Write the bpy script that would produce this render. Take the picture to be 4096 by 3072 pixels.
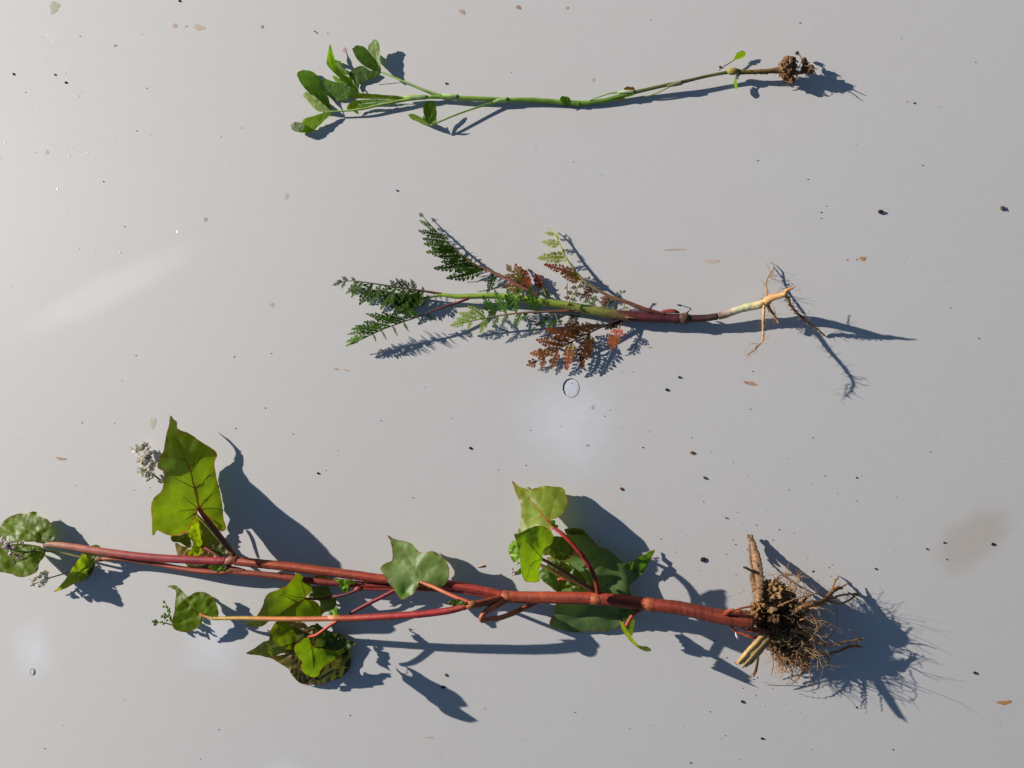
import bpy, math, random
import numpy as np
from mathutils import Vector, Matrix, noise as mnoise
from mathutils.geometry import delaunay_2d_cdt

random.seed(7)
rng = np.random.default_rng(7)
scene = bpy.context.scene
col = scene.collection
for o in list(bpy.data.objects):
    bpy.data.objects.remove(o)

# ------------------------------------------------------------------ camera
S = 1e-4                      # one unit of the tracing grid = 0.1 mm
FPX, CX, CY = 3094.0, 2048.0, 1536.0
DIST = FPX * S
TILT = math.radians(12)       # the phone leans a little towards the sun side
ux, uy = 0.933, -0.36
cpos = Vector((DIST*math.sin(TILT)*ux, DIST*math.sin(TILT)*uy, DIST*math.cos(TILT)))
fwd = (-cpos).normalized()
right = (Vector((1, 0, 0)) - fwd*fwd.x).normalized()
up = right.cross(fwd)
ROT = Matrix((right, up, -fwd)).transposed()
cam_d = bpy.data.cameras.new('camera')
cam = bpy.data.objects.new('camera', cam_d)
col.objects.link(cam)
cam.matrix_world = Matrix.Translation(cpos) @ ROT.to_4x4()
cam_d.sensor_width = 36.0
cam_d.lens = 36.0*FPX/4096.0
cam_d.clip_start = 0.01
cam_d.clip_end = 100
scene.camera = cam

# ------------------------------------------------------------------ light
Ldir = (ROT @ Vector((14952, -5764, -3094))).normalized()     # the way sunlight travels
to_sun = -Ldir
elev = math.asin(to_sun.z)
azim = math.atan2(to_sun.x, to_sun.y)
world = bpy.data.worlds.new('World')
scene.world = world
world.use_nodes = True
wn = world.node_tree.nodes
bg = wn['Background']
sky = wn.new('ShaderNodeTexSky')
sky.sky_type = 'NISHITA'
sky.sun_disc = False
sky.sun_elevation = elev
sky.sun_rotation = azim
sky.air_density = 1.0
sky.dust_density = 0.4
sky.ozone_density = 3.0
world.node_tree.links.new(sky.outputs[0], bg.inputs[0])
bg.inputs[1].default_value = 0.05
sun_d = bpy.data.lights.new('sun', 'SUN')
sun_d.energy = 5.0
sun_d.angle = math.radians(0.53)
sun_d.color = (1.0, 0.945, 0.87)
sun = bpy.data.objects.new('sun', sun_d)
col.objects.link(sun)
sun.rotation_euler = Ldir.to_track_quat('-Z', 'Y').to_euler()
sun.location = to_sun*2
vs = scene.view_settings
vs.view_transform = 'Standard'
vs.look = 'None'
vs.gamma = 1.0
vs.exposure = 0.54
vs.use_curve_mapping = False

# ------------------------------------------------------------------ helpers
FR = {'N': (0, 0, 1), 'O': (0, 0, 1/1.8517),
      'Z1': (1100, 100, 2.212), 'Z2': (2000, 150, 1.58), 'Z3': (1300, 800, 2.212), 'Z4': (2000, 850, 2.37),
      'Z5': (2500, 1000, 1.8433), 'Z6': (3000, 180, 5.53), 'B1': (0, 1600, 1.843), 'B2': (550, 1640, 2.074),
      'B3': (900, 2200, 2.212), 'B4': (1500, 2050, 3.016), 'B5': (1950, 1880, 1.975), 'B6': (2800, 2100, 2.37),
      'B7': (3000, 2200, 2.212)}
right_n, up_n, fwd_n, cpos_n = (np.array(v) for v in (right, up, fwd, cpos))


def nat(fr, pts):
    ox, oy, k = FR[fr]
    a = np.array(pts, float)
    a = a.copy()
    a[..., 0] = ox + a[..., 0]/k
    a[..., 1] = oy + a[..., 1]/k
    return a


def zs(x):
    """the panel is gently crowned: it falls away towards the right"""
    x = np.asarray(x, float)
    u = np.clip(x+0.06, 0, 0.34)
    return -0.165*u*u - 2*0.165*0.34*np.maximum(x+0.06-0.34, 0)


def P3(a):
    """grid positions (x, y, h): where the line of sight meets height h above the panel"""
    a = np.atleast_2d(np.asarray(a, float))
    d = (a[:, :1]-CX)/FPX*right_n + -(a[:, 1:2]-CY)/FPX*up_n + fwd_n
    z = a[:, 2]*S*0.93
    p = cpos_n + d*((z - cpos_n[2])/d[:, 2])[:, None]
    for _ in range(4):
        p = cpos_n + d*((z + zs(p[:, 0]) - cpos_n[2])/d[:, 2])[:, None]
    return p


def lscale(a):
    p = P3(a)
    return ((p-cpos_n) @ fwd_n)/FPX


def lin(c):
    return tuple(((v/255)/12.92 if v/255 <= 0.04045 else ((v/255+0.055)/1.055)**2.4) for v in c)


WL = {}
GAIN = 0.84


def finish(o, parent, centre):
    pw = WL[parent.name] if parent else np.zeros(3)
    o.location = Vector(centre-pw)
    if parent:
        o.parent = parent
    WL[o.name] = np.array(centre, float)
    return o


def mesh_obj(name, V, F, mat, parent=None, cols=None, smooth=True, mats=None, fm=None, extra=None, kind=None):
    V = np.asarray(V, float)
    c = 0.5*(V.min(0)+V.max(0))
    me = bpy.data.meshes.new(name)
    me.from_pydata((V-c).tolist(), [], [list(map(int, f)) for f in F])
    for m in (mats or [mat]):
        me.materials.append(m)
    if fm is not None:
        me.polygons.foreach_set('material_index', np.asarray(fm, np.int32))
    if smooth:
        me.polygons.foreach_set('use_smooth', [True]*len(me.polygons))
    if cols is not None:
        at = me.color_attributes.new('Col', 'FLOAT_COLOR', 'POINT')
        cc = np.ones((len(V), 4), np.float32)
        cc[:, :3] = cols
        at.data.foreach_set('color', cc.ravel())
    me.update()
    o = bpy.data.objects.new(name, me)
    col.objects.link(o)
    if kind:
        o['kind'] = kind
    return finish(o, parent, c)


def empty(name, at, label, cat, group=None):
    o = bpy.data.objects.new(name, None)
    o.empty_display_size = 0.01
    col.objects.link(o)
    o['label'] = label
    o['category'] = cat
    if group:
        o['group'] = group
    return finish(o, None, np.asarray(at, float))


def tag(o, label, cat, group=None):
    o['label'] = label
    o['category'] = cat
    if group:
        o['group'] = group
    return o


def catmull(pts, step, closed=False):
    pts = np.asarray(pts, float)
    n = len(pts)
    out = []
    rngi = range(n if closed else n-1)
    for i in rngi:
        p1, p2 = pts[i], pts[(i+1) % n]
        p0 = pts[(i-1) % n] if (closed or i > 0) else 2*p1-p2
        p3 = pts[(i+2) % n] if (closed or i < n-2) else 2*p2-p1
        L = np.linalg.norm((p2-p1)[:2])+0.5*abs((p2-p1)[2] if len(p1) > 2 else 0)
        m = max(1, int(math.ceil(L/step)))
        for k in range(m):
            t = k/m
            out.append(0.5*((2*p1)+(-p0+p2)*t+(2*p0-5*p1+4*p2-p3)*t*t+(-p0+3*p1-3*p2+p3)*t**3))
    if not closed:
        out.append(pts[-1])
    return np.array(out)


def tube_geo(W, R, seg=10, ridge=0.0, rough=0.0, seed=0, flat=1.0, caps=True):
    """rings round a world-space path; returns V, F, ring index of each vertex"""
    W = np.asarray(W, float)
    n = len(W)
    T = np.gradient(W, axis=0)
    T /= np.linalg.norm(T, axis=1)[:, None]+1e-12
    ref = np.array((0, 0, 1.0)) if abs(T[0, 2]) < 0.9 else np.array((1.0, 0, 0))
    u = np.cross(T[0], ref)
    u /= np.linalg.norm(u)
    V, F, ri = [], [], []
    ang = np.arange(seg)*2*math.pi/seg
    for i in range(n):
        u = u-T[i]*np.dot(u, T[i])
        u /= np.linalg.norm(u)+1e-12
        v = np.cross(T[i], u)
        for k in range(seg):
            r = R[i]*(1+ridge*(1 if k % 2 else -1))
            if rough:
                q = W[i]*1800+np.array((math.cos(ang[k]), math.sin(ang[k]), seed))*1.3
                r *= 1+rough*mnoise.noise(Vector(q))
            V.append(W[i]+u*math.cos(ang[k])*r+v*math.sin(ang[k])*r*flat)
            ri.append(i)
    for i in range(n-1):
        for k in range(seg):
            a, b = i*seg+k, i*seg+(k+1) % seg
            F.append((a, b, b+seg, a+seg))
    if caps:
        for i, s in ((0, -1), (n-1, 1)):
            V.append(W[i]+T[i]*R[i]*0.5*s)
            ri.append(i)
            c = len(V)-1
            for k in range(seg):
                a, b = i*seg+k, i*seg+(k+1) % seg
                F.append((b, a, c) if s < 0 else (a, b, c))
    return np.array(V), F, np.array(ri)


def col_along(cs, n):
    cs = np.array(cs, float)
    if cs.ndim == 1:
        return np.repeat(cs[None], n, 0)
    x = np.linspace(0, 1, len(cs))
    t = np.linspace(0, 1, n)
    return np.stack([np.interp(t, x, cs[:, k]) for k in range(3)], 1)


def path(fr, pts, step=8, jit=0.0):
    """pts: (X, Y, h, r).  Returns world path and world radii"""
    a = nat(fr, pts)
    a = catmull(a, step)
    if jit:
        m = len(a)
        w = rng.normal(0, jit, (m, 3))
        w[0] = 0
        a[:, :3] += w
    a[:, 2] = np.maximum(a[:, 2], a[:, 3]*0.9+0.3)
    W = P3(a[:, :3])
    R = np.maximum(a[:, 3], 0.4)*lscale(a[:, :3])
    return W, R


def tube(name, parent, fr, pts, cs, mat=None, seg=10, ridge=0.0, rough=0.05, step=8, jit=0.0, flat=1.0, mott=0.08):
    W, R = path(fr, pts, step, jit)
    V, F, ri = tube_geo(W, R, seg, ridge, rough, len(WL), flat)
    ca = col_along([lin(c) for c in cs] if not isinstance(cs[0], (int, float)) else lin(cs), len(W))[ri]
    nr = np.array([mnoise.noise(Vector(w*260)) for w in W])[ri]
    st = rng.normal(0, 0.18, seg)
    kk = np.arange(len(V)) % seg
    ca = ca*np.array(GAIN)*(1+mott*rng.normal(0, 1, (len(V), 1))+st[kk][:, None]+0.3*nr[:, None])
    return mesh_obj(name, V, F, mat or M['stem'], parent, np.clip(ca, 0.002, 1))


def tps(ctrl, X):
    """smooth height field through control points"""
    c = np.asarray(ctrl, float)
    n = len(c)
    if n == 1:
        return np.full(len(X), c[0, 2])
    if n == 2:
        d = c[1, :2]-c[0, :2]
        t = (X-c[0, :2]) @ d/np.dot(d, d)
        return c[0, 2]+np.clip(t, -0.25, 1.25)*(c[1, 2]-c[0, 2])
    sc = np.ptp(c[:, :2])+1e-9
    A = c[:, :2]/sc
    B = X/sc

    def U(r2):
        return np.where(r2 < 1e-12, 0, 0.5*r2*np.log(np.maximum(r2, 1e-12)))
    K = U(((A[:, None]-A[None])**2).sum(-1))+np.eye(n)*1e-3
    Pm = np.c_[np.ones(n), A]
    L = np.zeros((n+3, n+3))
    L[:n, :n] = K
    L[:n, n:] = Pm
    L[n:, :n] = Pm.T
    L[n:, n:] -= np.eye(3)*1e-7
    w = np.linalg.solve(L, np.r_[c[:, 2], 0, 0, 0])
    return U(((B[:, None]-A[None])**2).sum(-1)) @ w[:n]+np.c_[np.ones(len(B)), B] @ w[n:]


def inside(poly, X):
    x, y = X[:, 0], X[:, 1]
    r = np.zeros(len(X), bool)
    n = len(poly)
    j = n-1
    for i in range(n):
        xi, yi = poly[i]
        xj, yj = poly[j]
        c = ((yi > y) != (yj > y)) & (x < (xj-xi)*(y-yi)/((yj-yi) if yj != yi else 1e-9)+xi)
        r ^= c
        j = i
    return r


def edge_dist(poly, X):
    d = np.full(len(X), 1e9)
    n = len(poly)
    for i in range(n):
        a, b = poly[i], poly[(i+1) % n]
        ab = b-a
        t = np.clip(((X-a) @ ab)/(ab @ ab+1e-9), 0, 1)
        d = np.minimum(d, np.hypot(*(X-a-t[:, None]*ab).T))
    return d


def leaf(name, parent, fr, outline, ctrl, c_main, veins=(), rim=None, crink=2.0, wave=2.5, c_tip=None,
         mat=None, vein_col=(150, 60, 40), vein_r=2.0, spots=None, label=None, ragged=0.8, fold=0.0):
    """one leaf blade with curvature and crinkles; midrib and side veins are raised ridges on it"""
    out = nat(fr, outline)[:, :2]
    ctl = nat(fr, ctrl)
    out = catmull(out, 6, closed=True)
    out = out+rng.normal(0, ragged*0.5, out.shape)
    lo, hi = out.min(0), out.max(0)
    area = np.prod(hi-lo)
    sp = max(4.5, math.sqrt(area)/26)
    gx, gy = np.meshgrid(np.arange(lo[0], hi[0], sp), np.arange(lo[1], hi[1], sp*0.87))
    gx = gx+(np.arange(gx.shape[0]) % 2)[:, None]*sp*0.5
    G = np.c_[gx.ravel(), gy.ravel()]+rng.normal(0, sp*0.08, (gx.size, 2))
    G = G[inside(out, G)]
    if len(G):
        G = G[edge_dist(out, G) > sp*0.45]
    n = len(out)
    allv = [Vector(p) for p in out]+[Vector(p) for p in G]
    vv, ee, ff, *_ = delaunay_2d_cdt(allv, [], [list(range(n))], 1, 1e-4)
    X = np.array([(v.x, v.y) for v in vv])
    ed = edge_dist(out, X)
    hh = tps(ctl, X)
    sd = len(WL)*7.31
    size = math.sqrt(area)
    nz = np.array([mnoise.noise(Vector((p[0]/(size*0.22), p[1]/(size*0.22), sd))) for p in X])
    nz2 = np.array([mnoise.noise(Vector((p[0]/(size*0.07), p[1]/(size*0.07), sd+9))) for p in X])
    cr = np.array([mnoise.noise(Vector((p[0]/(size*0.3), p[1]/(size*0.3), sd+57))) for p in X])
    hh = hh+fold*(0.25-np.abs(cr))*2
    we = np.exp(-ed/(size*0.07))
    nw = np.array([mnoise.noise(Vector((p[0]/(size*0.12), p[1]/(size*0.12), sd+31))) for p in X])
    # veins press the blade into shallow valleys
    vn = []
    for v in veins:
        a = nat(fr, [q[:2] for q in v])
        vn.append(catmull(a, 5))
    dv = np.full(len(X), 1e9)
    for a in vn:
        for i in range(len(a)-1):
            ab = a[i+1]-a[i]
            t = np.clip(((X-a[i]) @ ab)/(ab @ ab+1e-9), 0, 1)
            dv = np.minimum(dv, np.hypot(*(X-a[i]-t[:, None]*ab).T))
    hh = hh+crink*(nz*1.6+nz2*0.7)+wave*nw*we*2-crink*1.2*np.exp(-dv/(size*0.03))
    hh = np.maximum(hh, 1.2)
    V = P3(np.c_[X, hh])
    cm = np.array(lin(c_main))
    C = np.repeat(cm[None], len(X), 0)
    if c_tip is not None:
        tp = np.array(lin(c_tip[0]))
        q = nat(fr, [c_tip[1]])[0]
        w = np.exp(-(np.hypot(*(X-q[:2]).T)/c_tip[2])**2)[:, None]
        C = C*(1-w)+tp*w
    C = C*(1+0.16*nz[:, None]+0.12*nz2[:, None])
    if rim is not None:
        w = (np.exp(-ed/1.5)*np.clip(0.45+0.7*nz, 0.1, 0.8))[:, None]
        C = C*(1-w)+np.array(lin(rim))*w
    o = mesh_obj(name, V, ff, mat or M['leaf'], parent, np.clip(C, 0, 1))
    if label:
        o['label'] = label
    # raised veins
    for vi, a in enumerate(vn):
        m = len(a)
        ha = tps(ctl, a)
        na = np.array([mnoise.noise(Vector((p[0]/(size*0.22), p[1]/(size*0.22), sd))) for p in a])
        na2 = np.array([mnoise.noise(Vector((p[0]/(size*0.07), p[1]/(size*0.07), sd+9))) for p in a])
        ca_ = np.array([mnoise.noise(Vector((p[0]/(size*0.3), p[1]/(size*0.3), sd+57))) for p in a])
        ha = ha+fold*(0.25-np.abs(ca_))*2
        ha = np.maximum(ha+crink*(na*1.6+na2*0.7)-crink*1.2, 1.5)+0.2
        r = np.linspace(vein_r*(1 if vi == 0 else 0.62), vein_r*0.25, m)
        q = np.c_[a, ha]
        W = P3(q)
        R = r*lscale(q)
        VV, FF, ri = tube_geo(W, R, 5)
        vc = np.array([lin(vein_col), lin(tuple(0.45*np.array(vein_col)+0.55*np.array(c_main)))])
        mesh_obj('vein', VV, FF, M['vein'], o, col_along(vc, m)[ri])
    return o


# ------------------------------------------------------------------ materials
M = {}


def newmat(name):
    m = bpy.data.materials.new(name)
    m.use_nodes = True
    nt = m.node_tree
    for n in list(nt.nodes):
        if n.type != 'OUTPUT_MATERIAL':
            nt.nodes.remove(n)
    return m, nt, nt.nodes, nt.links, [n for n in nt.nodes if n.type == 'OUTPUT_MATERIAL'][0]


def noise_node(nt, scale, detail=4, rough=0.6, vec=None):
    n = nt.nodes.new('ShaderNodeTexNoise')
    n.inputs['Scale'].default_value = scale
    n.inputs['Detail'].default_value = detail
    n.inputs['Roughness'].default_value = rough
    if vec is not None:
        nt.links.new(vec, n.inputs['Vector'])
    return n


def mathn(nt, op, a, b=None, c=None, clamp=False):
    n = nt.nodes.new('ShaderNodeMath')
    n.operation = op
    n.use_clamp = clamp
    for i, v in enumerate((a, b, c)):
        if v is None:
            continue
        if isinstance(v, (int, float)):
            n.inputs[i].default_value = v
        else:
            nt.links.new(v, n.inputs[i])
    return n.outputs[0]


def mixc(nt, fac, a, b, mode='MIX'):
    n = nt.nodes.new('ShaderNodeMix')
    n.data_type = 'RGBA'
    n.blend_type = mode
    n.clamp_factor = True
    for s, v in ((0, fac), (6, a), (7, b)):
        if isinstance(v, (int, float)):
            n.inputs[s].default_value = v
        elif isinstance(v, tuple):
            n.inputs[s].default_value = v+(1.0,)
        else:
            nt.links.new(v, n.inputs[s])
    return n.outputs[2]


def leaf_material(name, trans=0.42, rough=0.46, spec=0.3, tcol=(1.0, 0.95, 0.2), tgain=2.3, tint=(0.98, 0.93, 0.6)):
    m, nt, N, L, out = newmat(name)
    at = N.new('ShaderNodeAttribute')
    at.attribute_name = 'Col'
    tc = N.new('ShaderNodeTexCoord')
    n1 = noise_node(nt, 260, 5, 0.65, tc.outputs['Object'])
    n2 = noise_node(nt, 1500, 3, 0.6, tc.outputs['Object'])
    v = mathn(nt, 'MULTIPLY_ADD', n1.outputs[0], 0.7, 0.65)
    v2 = mathn(nt, 'MULTIPLY_ADD', n2.outputs[0], 0.5, 0.75)
    f = mathn(nt, 'MULTIPLY', v, v2)
    comb = N.new('ShaderNodeCombineColor')
    for i in range(3):
        L.new(f, comb.inputs[i])
    base = mixc(nt, 1.0, at.outputs['Color'], comb.outputs[0], 'MULTIPLY')
    base = mixc(nt, 1.0, base, tint, 'MULTIPLY')
    p = N.new('ShaderNodeBsdfPrincipled')
    L.new(base, p.inputs['Base Color'])
    p.inputs['Roughness'].default_value = rough
    p.inputs['Specular IOR Level'].default_value = spec
    bump = N.new('ShaderNodeBump')
    bump.inputs['Strength'].default_value = 0.32
    bump.inputs['Distance'].default_value = 0.0003
    vor = N.new('ShaderNodeTexVoronoi')
    vor.feature = 'DISTANCE_TO_EDGE'
    vor.inputs['Scale'].default_value = 420
    L.new(tc.outputs['Object'], vor.inputs['Vector'])
    hgt = mathn(nt, 'ADD', mathn(nt, 'MULTIPLY', vor.outputs[0], 0.8), n1.outputs[0])
    L.new(hgt, bump.inputs['Height'])
    L.new(bump.outputs[0], p.inputs['Normal'])
    t = N.new('ShaderNodeBsdfTranslucent')
    tcn = mixc(nt, 1.0, base, tuple(min(1.0, c) for c in tcol), 'MULTIPLY')
    vm = N.new('ShaderNodeVectorMath')
    vm.operation = 'SCALE'
    vm.inputs['Scale'].default_value = tgain
    L.new(tcn, vm.inputs[0])
    L.new(vm.outputs[0], t.inputs['Color'])
    mx = N.new('ShaderNodeMixShader')
    mx.inputs[0].default_value = trans
    L.new(p.outputs[0], mx.inputs[1])
    L.new(t.outputs[0], mx.inputs[2])
    L.new(mx.outputs[0], out.inputs[0])
    return m


def skin_material(name, rough=0.5, spec=0.4, scale=(500, 500, 500), amp=0.5, bumpd=0.0002, sss=0.0, bumps=0.4):
    m, nt, N, L, out = newmat(name)
    at = N.new('ShaderNodeAttribute')
    at.attribute_name = 'Col'
    tc = N.new('ShaderNodeTexCoord')
    mp = N.new('ShaderNodeMapping')
    mp.inputs['Scale'].default_value = scale
    L.new(tc.outputs['Object'], mp.inputs[0])
    n1 = noise_node(nt, 1.0, 5, 0.65, mp.outputs[0])
    v = mathn(nt, 'MULTIPLY_ADD', n1.outputs[0], amp*2, 1-amp)
    comb = N.new('ShaderNodeCombineColor')
    for i in range(3):
        L.new(v, comb.inputs[i])
    base = mixc(nt, 1.0, at.outputs['Color'], comb.outputs[0], 'MULTIPLY')
    p = N.new('ShaderNodeBsdfPrincipled')
    L.new(base, p.inputs['Base Color'])
    p.inputs['Roughness'].default_value = rough
    p.inputs['Specular IOR Level'].default_value = spec
    if sss:
        p.inputs['Subsurface Weight'].default_value = sss
        p.inputs['Subsurface Scale'].default_value = 0.002
        p.inputs['Subsurface Radius'].default_value = (1.0, 0.5, 0.2)
    b = N.new('ShaderNodeBump')
    b.inputs['Strength'].default_value = bumps
    b.inputs['Distance'].default_value = bumpd
    L.new(n1.outputs[0], b.inputs['Height'])
    L.new(b.outputs[0], p.inputs['Normal'])
    L.new(p.outputs[0], out.inputs[0])
    return m


M['leaf'] = leaf_material('leaf_blade')
M['pale'] = leaf_material('pale_leaf_blade', trans=0.36, rough=0.46, spec=0.4, tint=(1.0, 0.98, 0.85))
M['vein'] = leaf_material('leaf_vein', trans=0.55, rough=0.5, spec=0.2, tcol=(1.0, 0.9, 0.6), tgain=2.0)
M['fern'] = leaf_material('feathery_leaf', trans=0.32, rough=0.65, spec=0.06, tcol=(1.0, 0.85, 0.3), tgain=1.4)
M['petal'] = leaf_material('petal', trans=0.4, rough=0.6, spec=0.2, tcol=(1, 1, 1), tgain=1.0)
M['stem'] = skin_material('stem_skin', 0.55, 0.32, (90, 900, 900), 0.45, 0.0003, 0.03)
M['root'] = skin_material('root_skin', 0.75, 0.2, (700, 700, 700), 0.5, 0.0004)
M['soil'] = skin_material('soil', 0.95, 0.1, (900, 900, 900), 0.65, 0.0008, bumps=1.0)
M['straw'] = skin_material('straw', 0.6, 0.3, (120, 1500, 1500), 0.4, 0.0004)


def flat_mat(name, c, rough=0.6, alpha_noise=None, spec=0.3):
    m, nt, N, L, out = newmat(name)
    p = N.new('ShaderNodeBsdfPrincipled')
    tc = N.new('ShaderNodeTexCoord')
    n1 = noise_node(nt, 900, 4, 0.6, tc.outputs['Object'])
    cc = mixc(nt, n1.outputs[0], tuple(0.65*x for x in lin(c)), tuple(min(1, 1.3*x) for x in lin(c)))
    L.new(cc, p.inputs['Base Color'])
    p.inputs['Roughness'].default_value = rough
    p.inputs['Specular IOR Level'].default_value = spec
    L.new(p.outputs[0], out.inputs[0])
    return m


# ------------------------------------------------------------------ the painted panel
def panel_material():
    m, nt, N, L, out = newmat('grey_white_paint')
    geo = N.new('ShaderNodeNewGeometry')
    pos = geo.outputs['Position']
    sep = N.new('ShaderNodeSeparateXYZ')
    L.new(pos, sep.inputs[0])

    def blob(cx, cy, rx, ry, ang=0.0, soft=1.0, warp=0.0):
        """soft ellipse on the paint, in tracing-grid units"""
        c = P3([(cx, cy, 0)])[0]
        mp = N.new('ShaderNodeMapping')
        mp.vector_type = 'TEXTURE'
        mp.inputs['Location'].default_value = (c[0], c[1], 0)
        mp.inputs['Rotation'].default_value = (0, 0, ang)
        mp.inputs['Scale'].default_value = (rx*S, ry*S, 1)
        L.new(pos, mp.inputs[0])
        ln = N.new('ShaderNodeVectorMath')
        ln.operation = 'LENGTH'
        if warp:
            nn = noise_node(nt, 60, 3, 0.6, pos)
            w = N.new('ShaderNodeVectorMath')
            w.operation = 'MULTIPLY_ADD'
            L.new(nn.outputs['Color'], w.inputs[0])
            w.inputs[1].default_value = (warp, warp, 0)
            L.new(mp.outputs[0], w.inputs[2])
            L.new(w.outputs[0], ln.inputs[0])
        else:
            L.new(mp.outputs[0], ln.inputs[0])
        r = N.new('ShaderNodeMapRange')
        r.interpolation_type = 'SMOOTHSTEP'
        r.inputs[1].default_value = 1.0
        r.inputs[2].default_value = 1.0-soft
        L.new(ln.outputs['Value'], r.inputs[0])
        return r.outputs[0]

    big = noise_node(nt, 9, 3, 0.5, pos)
    fine = noise_node(nt, 2600, 2, 0.6, pos)
    midn = noise_node(nt, 140, 4, 0.6, pos)
    base = mixc(nt, big.outputs[0], lin((188, 185, 182)), lin((190, 188, 187)))
    # dust film
    base = mixc(nt, mathn(nt, 'MULTIPLY', midn.outputs[0], 0.16), base, lin((172, 166, 156)))
    gr = mathn(nt, 'MULTIPLY_ADD', fine.outputs[0], 0.2, 0.9)
    comb = N.new('ShaderNodeCombineColor')
    for i in range(3):
        L.new(gr, comb.inputs[i])
    base = mixc(nt, 1.0, base, comb.outputs[0], 'MULTIPLY')
    blot = noise_node(nt, 480, 5, 0.7, pos)
    base = mixc(nt, mathn(nt, 'MULTIPLY', mathn(nt, 'SUBTRACT', blot.outputs[0], 0.42, clamp=True), 0.22), base, lin((158, 152, 144)))
    # soft, uneven bluish-white patches mixed into the base colour
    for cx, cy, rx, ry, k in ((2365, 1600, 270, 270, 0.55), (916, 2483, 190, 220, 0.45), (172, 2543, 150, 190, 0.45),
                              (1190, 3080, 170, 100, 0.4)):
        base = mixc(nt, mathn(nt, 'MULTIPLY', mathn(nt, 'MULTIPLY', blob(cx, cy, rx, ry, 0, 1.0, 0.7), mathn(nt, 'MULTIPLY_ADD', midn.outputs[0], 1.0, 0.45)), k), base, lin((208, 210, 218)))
    # brown smear at the right
    sm = mathn(nt, 'SUBTRACT', blob(3920, 2075, 210, 120, 0.75, 0.7, 0.6), blob(3600, 1850, 360, 230, 0.65, 0.12, 0.25), clamp=True)
    base = mixc(nt, mathn(nt, 'MULTIPLY', sm, 0.36), base, lin((160, 143, 118)))
    # pale scuffed arc at the left
    arc = mathn(nt, 'SUBTRACT', blob(500, 1110, 620, 105, 0.40, 0.7, 0.35), blob(800, 1290, 520, 150, 0.42, 0.5, 0.3), clamp=True)
    base = mixc(nt, mathn(nt, 'MULTIPLY', arc, 0.2), base, lin((222, 224, 224)))
    p = N.new('ShaderNodeBsdfPrincipled')
    L.new(base, p.inputs['Base Color'])
    rg = mathn(nt, 'MULTIPLY_ADD', midn.outputs[0], 0.08, 0.46)
    L.new(rg, p.inputs['Roughness'])
    p.inputs['Specular IOR Level'].default_value = 0.0
    b = N.new('ShaderNodeBump')
    b.inputs['Strength'].default_value = 0.12
    b.inputs['Distance'].default_value = 0.0001
    L.new(fine.outputs[0], b.inputs['Height'])
    L.new(b.outputs[0], p.inputs['Normal'])
    gl = N.new('ShaderNodeBsdfGlossy')
    gl.inputs['Roughness'].default_value = 0.5
    L.new(b.outputs[0], gl.inputs['Normal'])
    df = N.new('ShaderNodeBsdfDiffuse')
    L.new(base, df.inputs['Color'])
    mx = N.new('ShaderNodeMixShader')
    mx.inputs[0].default_value = 0.006
    L.new(df.outputs[0], mx.inputs[1])
    L.new(gl.outputs[0], mx.inputs[2])
    L.new(mx.outputs[0], out.inputs[0])
    N.remove(p)
    return m


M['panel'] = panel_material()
k = 3.0
k = 1.5
xs = [-k]+list(np.linspace(-0.062, 0.282, 140))+[k]
V = [(x, y, float(zs(x))-t) for t in (0, .002) for x in xs for y in (-k, k)]
F = []
n = len(xs)
for i in range(n-1):
    a, b = 2*i, 2*n+2*i
    F += [(a, a+2, a+3, a+1), (b, b+1, b+3, b+2), (a, b, b+2, a+2), (a+1, a+3, b+3, b+1)]
F += [(0, 1, 2*n+1, 2*n), (2*n-2, 4*n-2, 4*n-1, 2*n-1)]
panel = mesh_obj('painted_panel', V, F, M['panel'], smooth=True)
panel['kind'] = 'structure'
panel['label'] = 'grey-white glossy painted panel the plants lie on'


def flake(name, parent, x, y, rx, ry, ang, mat, h=1.0, n=18, jag=0.18, dome=0.6, base=0.3):
    """low irregular patch or flake lying on the panel"""
    pts = []
    ph = rng.uniform(0, 6, 3)
    for i in range(n):
        a = i*2*math.pi/n
        r = 1+jag*(math.sin(3*a+ph[0])*0.5+math.sin(5*a+ph[1])*0.35+math.sin(9*a+ph[2])*0.25)
        ex, ey = rx*r*math.cos(a), ry*r*math.sin(a)
        pts.append((x+ex*math.cos(ang)-ey*math.sin(ang), y+ex*math.sin(ang)+ey*math.cos(ang)))
    pts = np.array(pts)
    ctr = np.array((x, y))
    V = [P3([(*p, 0.02)])[0] for p in pts]+[P3([(*(ctr+(p-ctr)*0.9), base+h*dome*0.6)])[0] for p in pts] + \
        [P3([(*(ctr+(p-ctr)*0.5), base+h)])[0] for p in pts]+[P3([(x, y, base+h*1.05)])[0]]
    F = []
    for r in (0, 1):
        for i in range(n):
            j = (i+1) % n
            F.append((r*n+j, r*n+i, (r+1)*n+i, (r+1)*n+j))
    for i in range(n):
        F.append((2*n+(i+1) % n, 2*n+i, 3*n))
    return mesh_obj(name, V, [f[::-1] for f in F], mat, parent)


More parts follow.
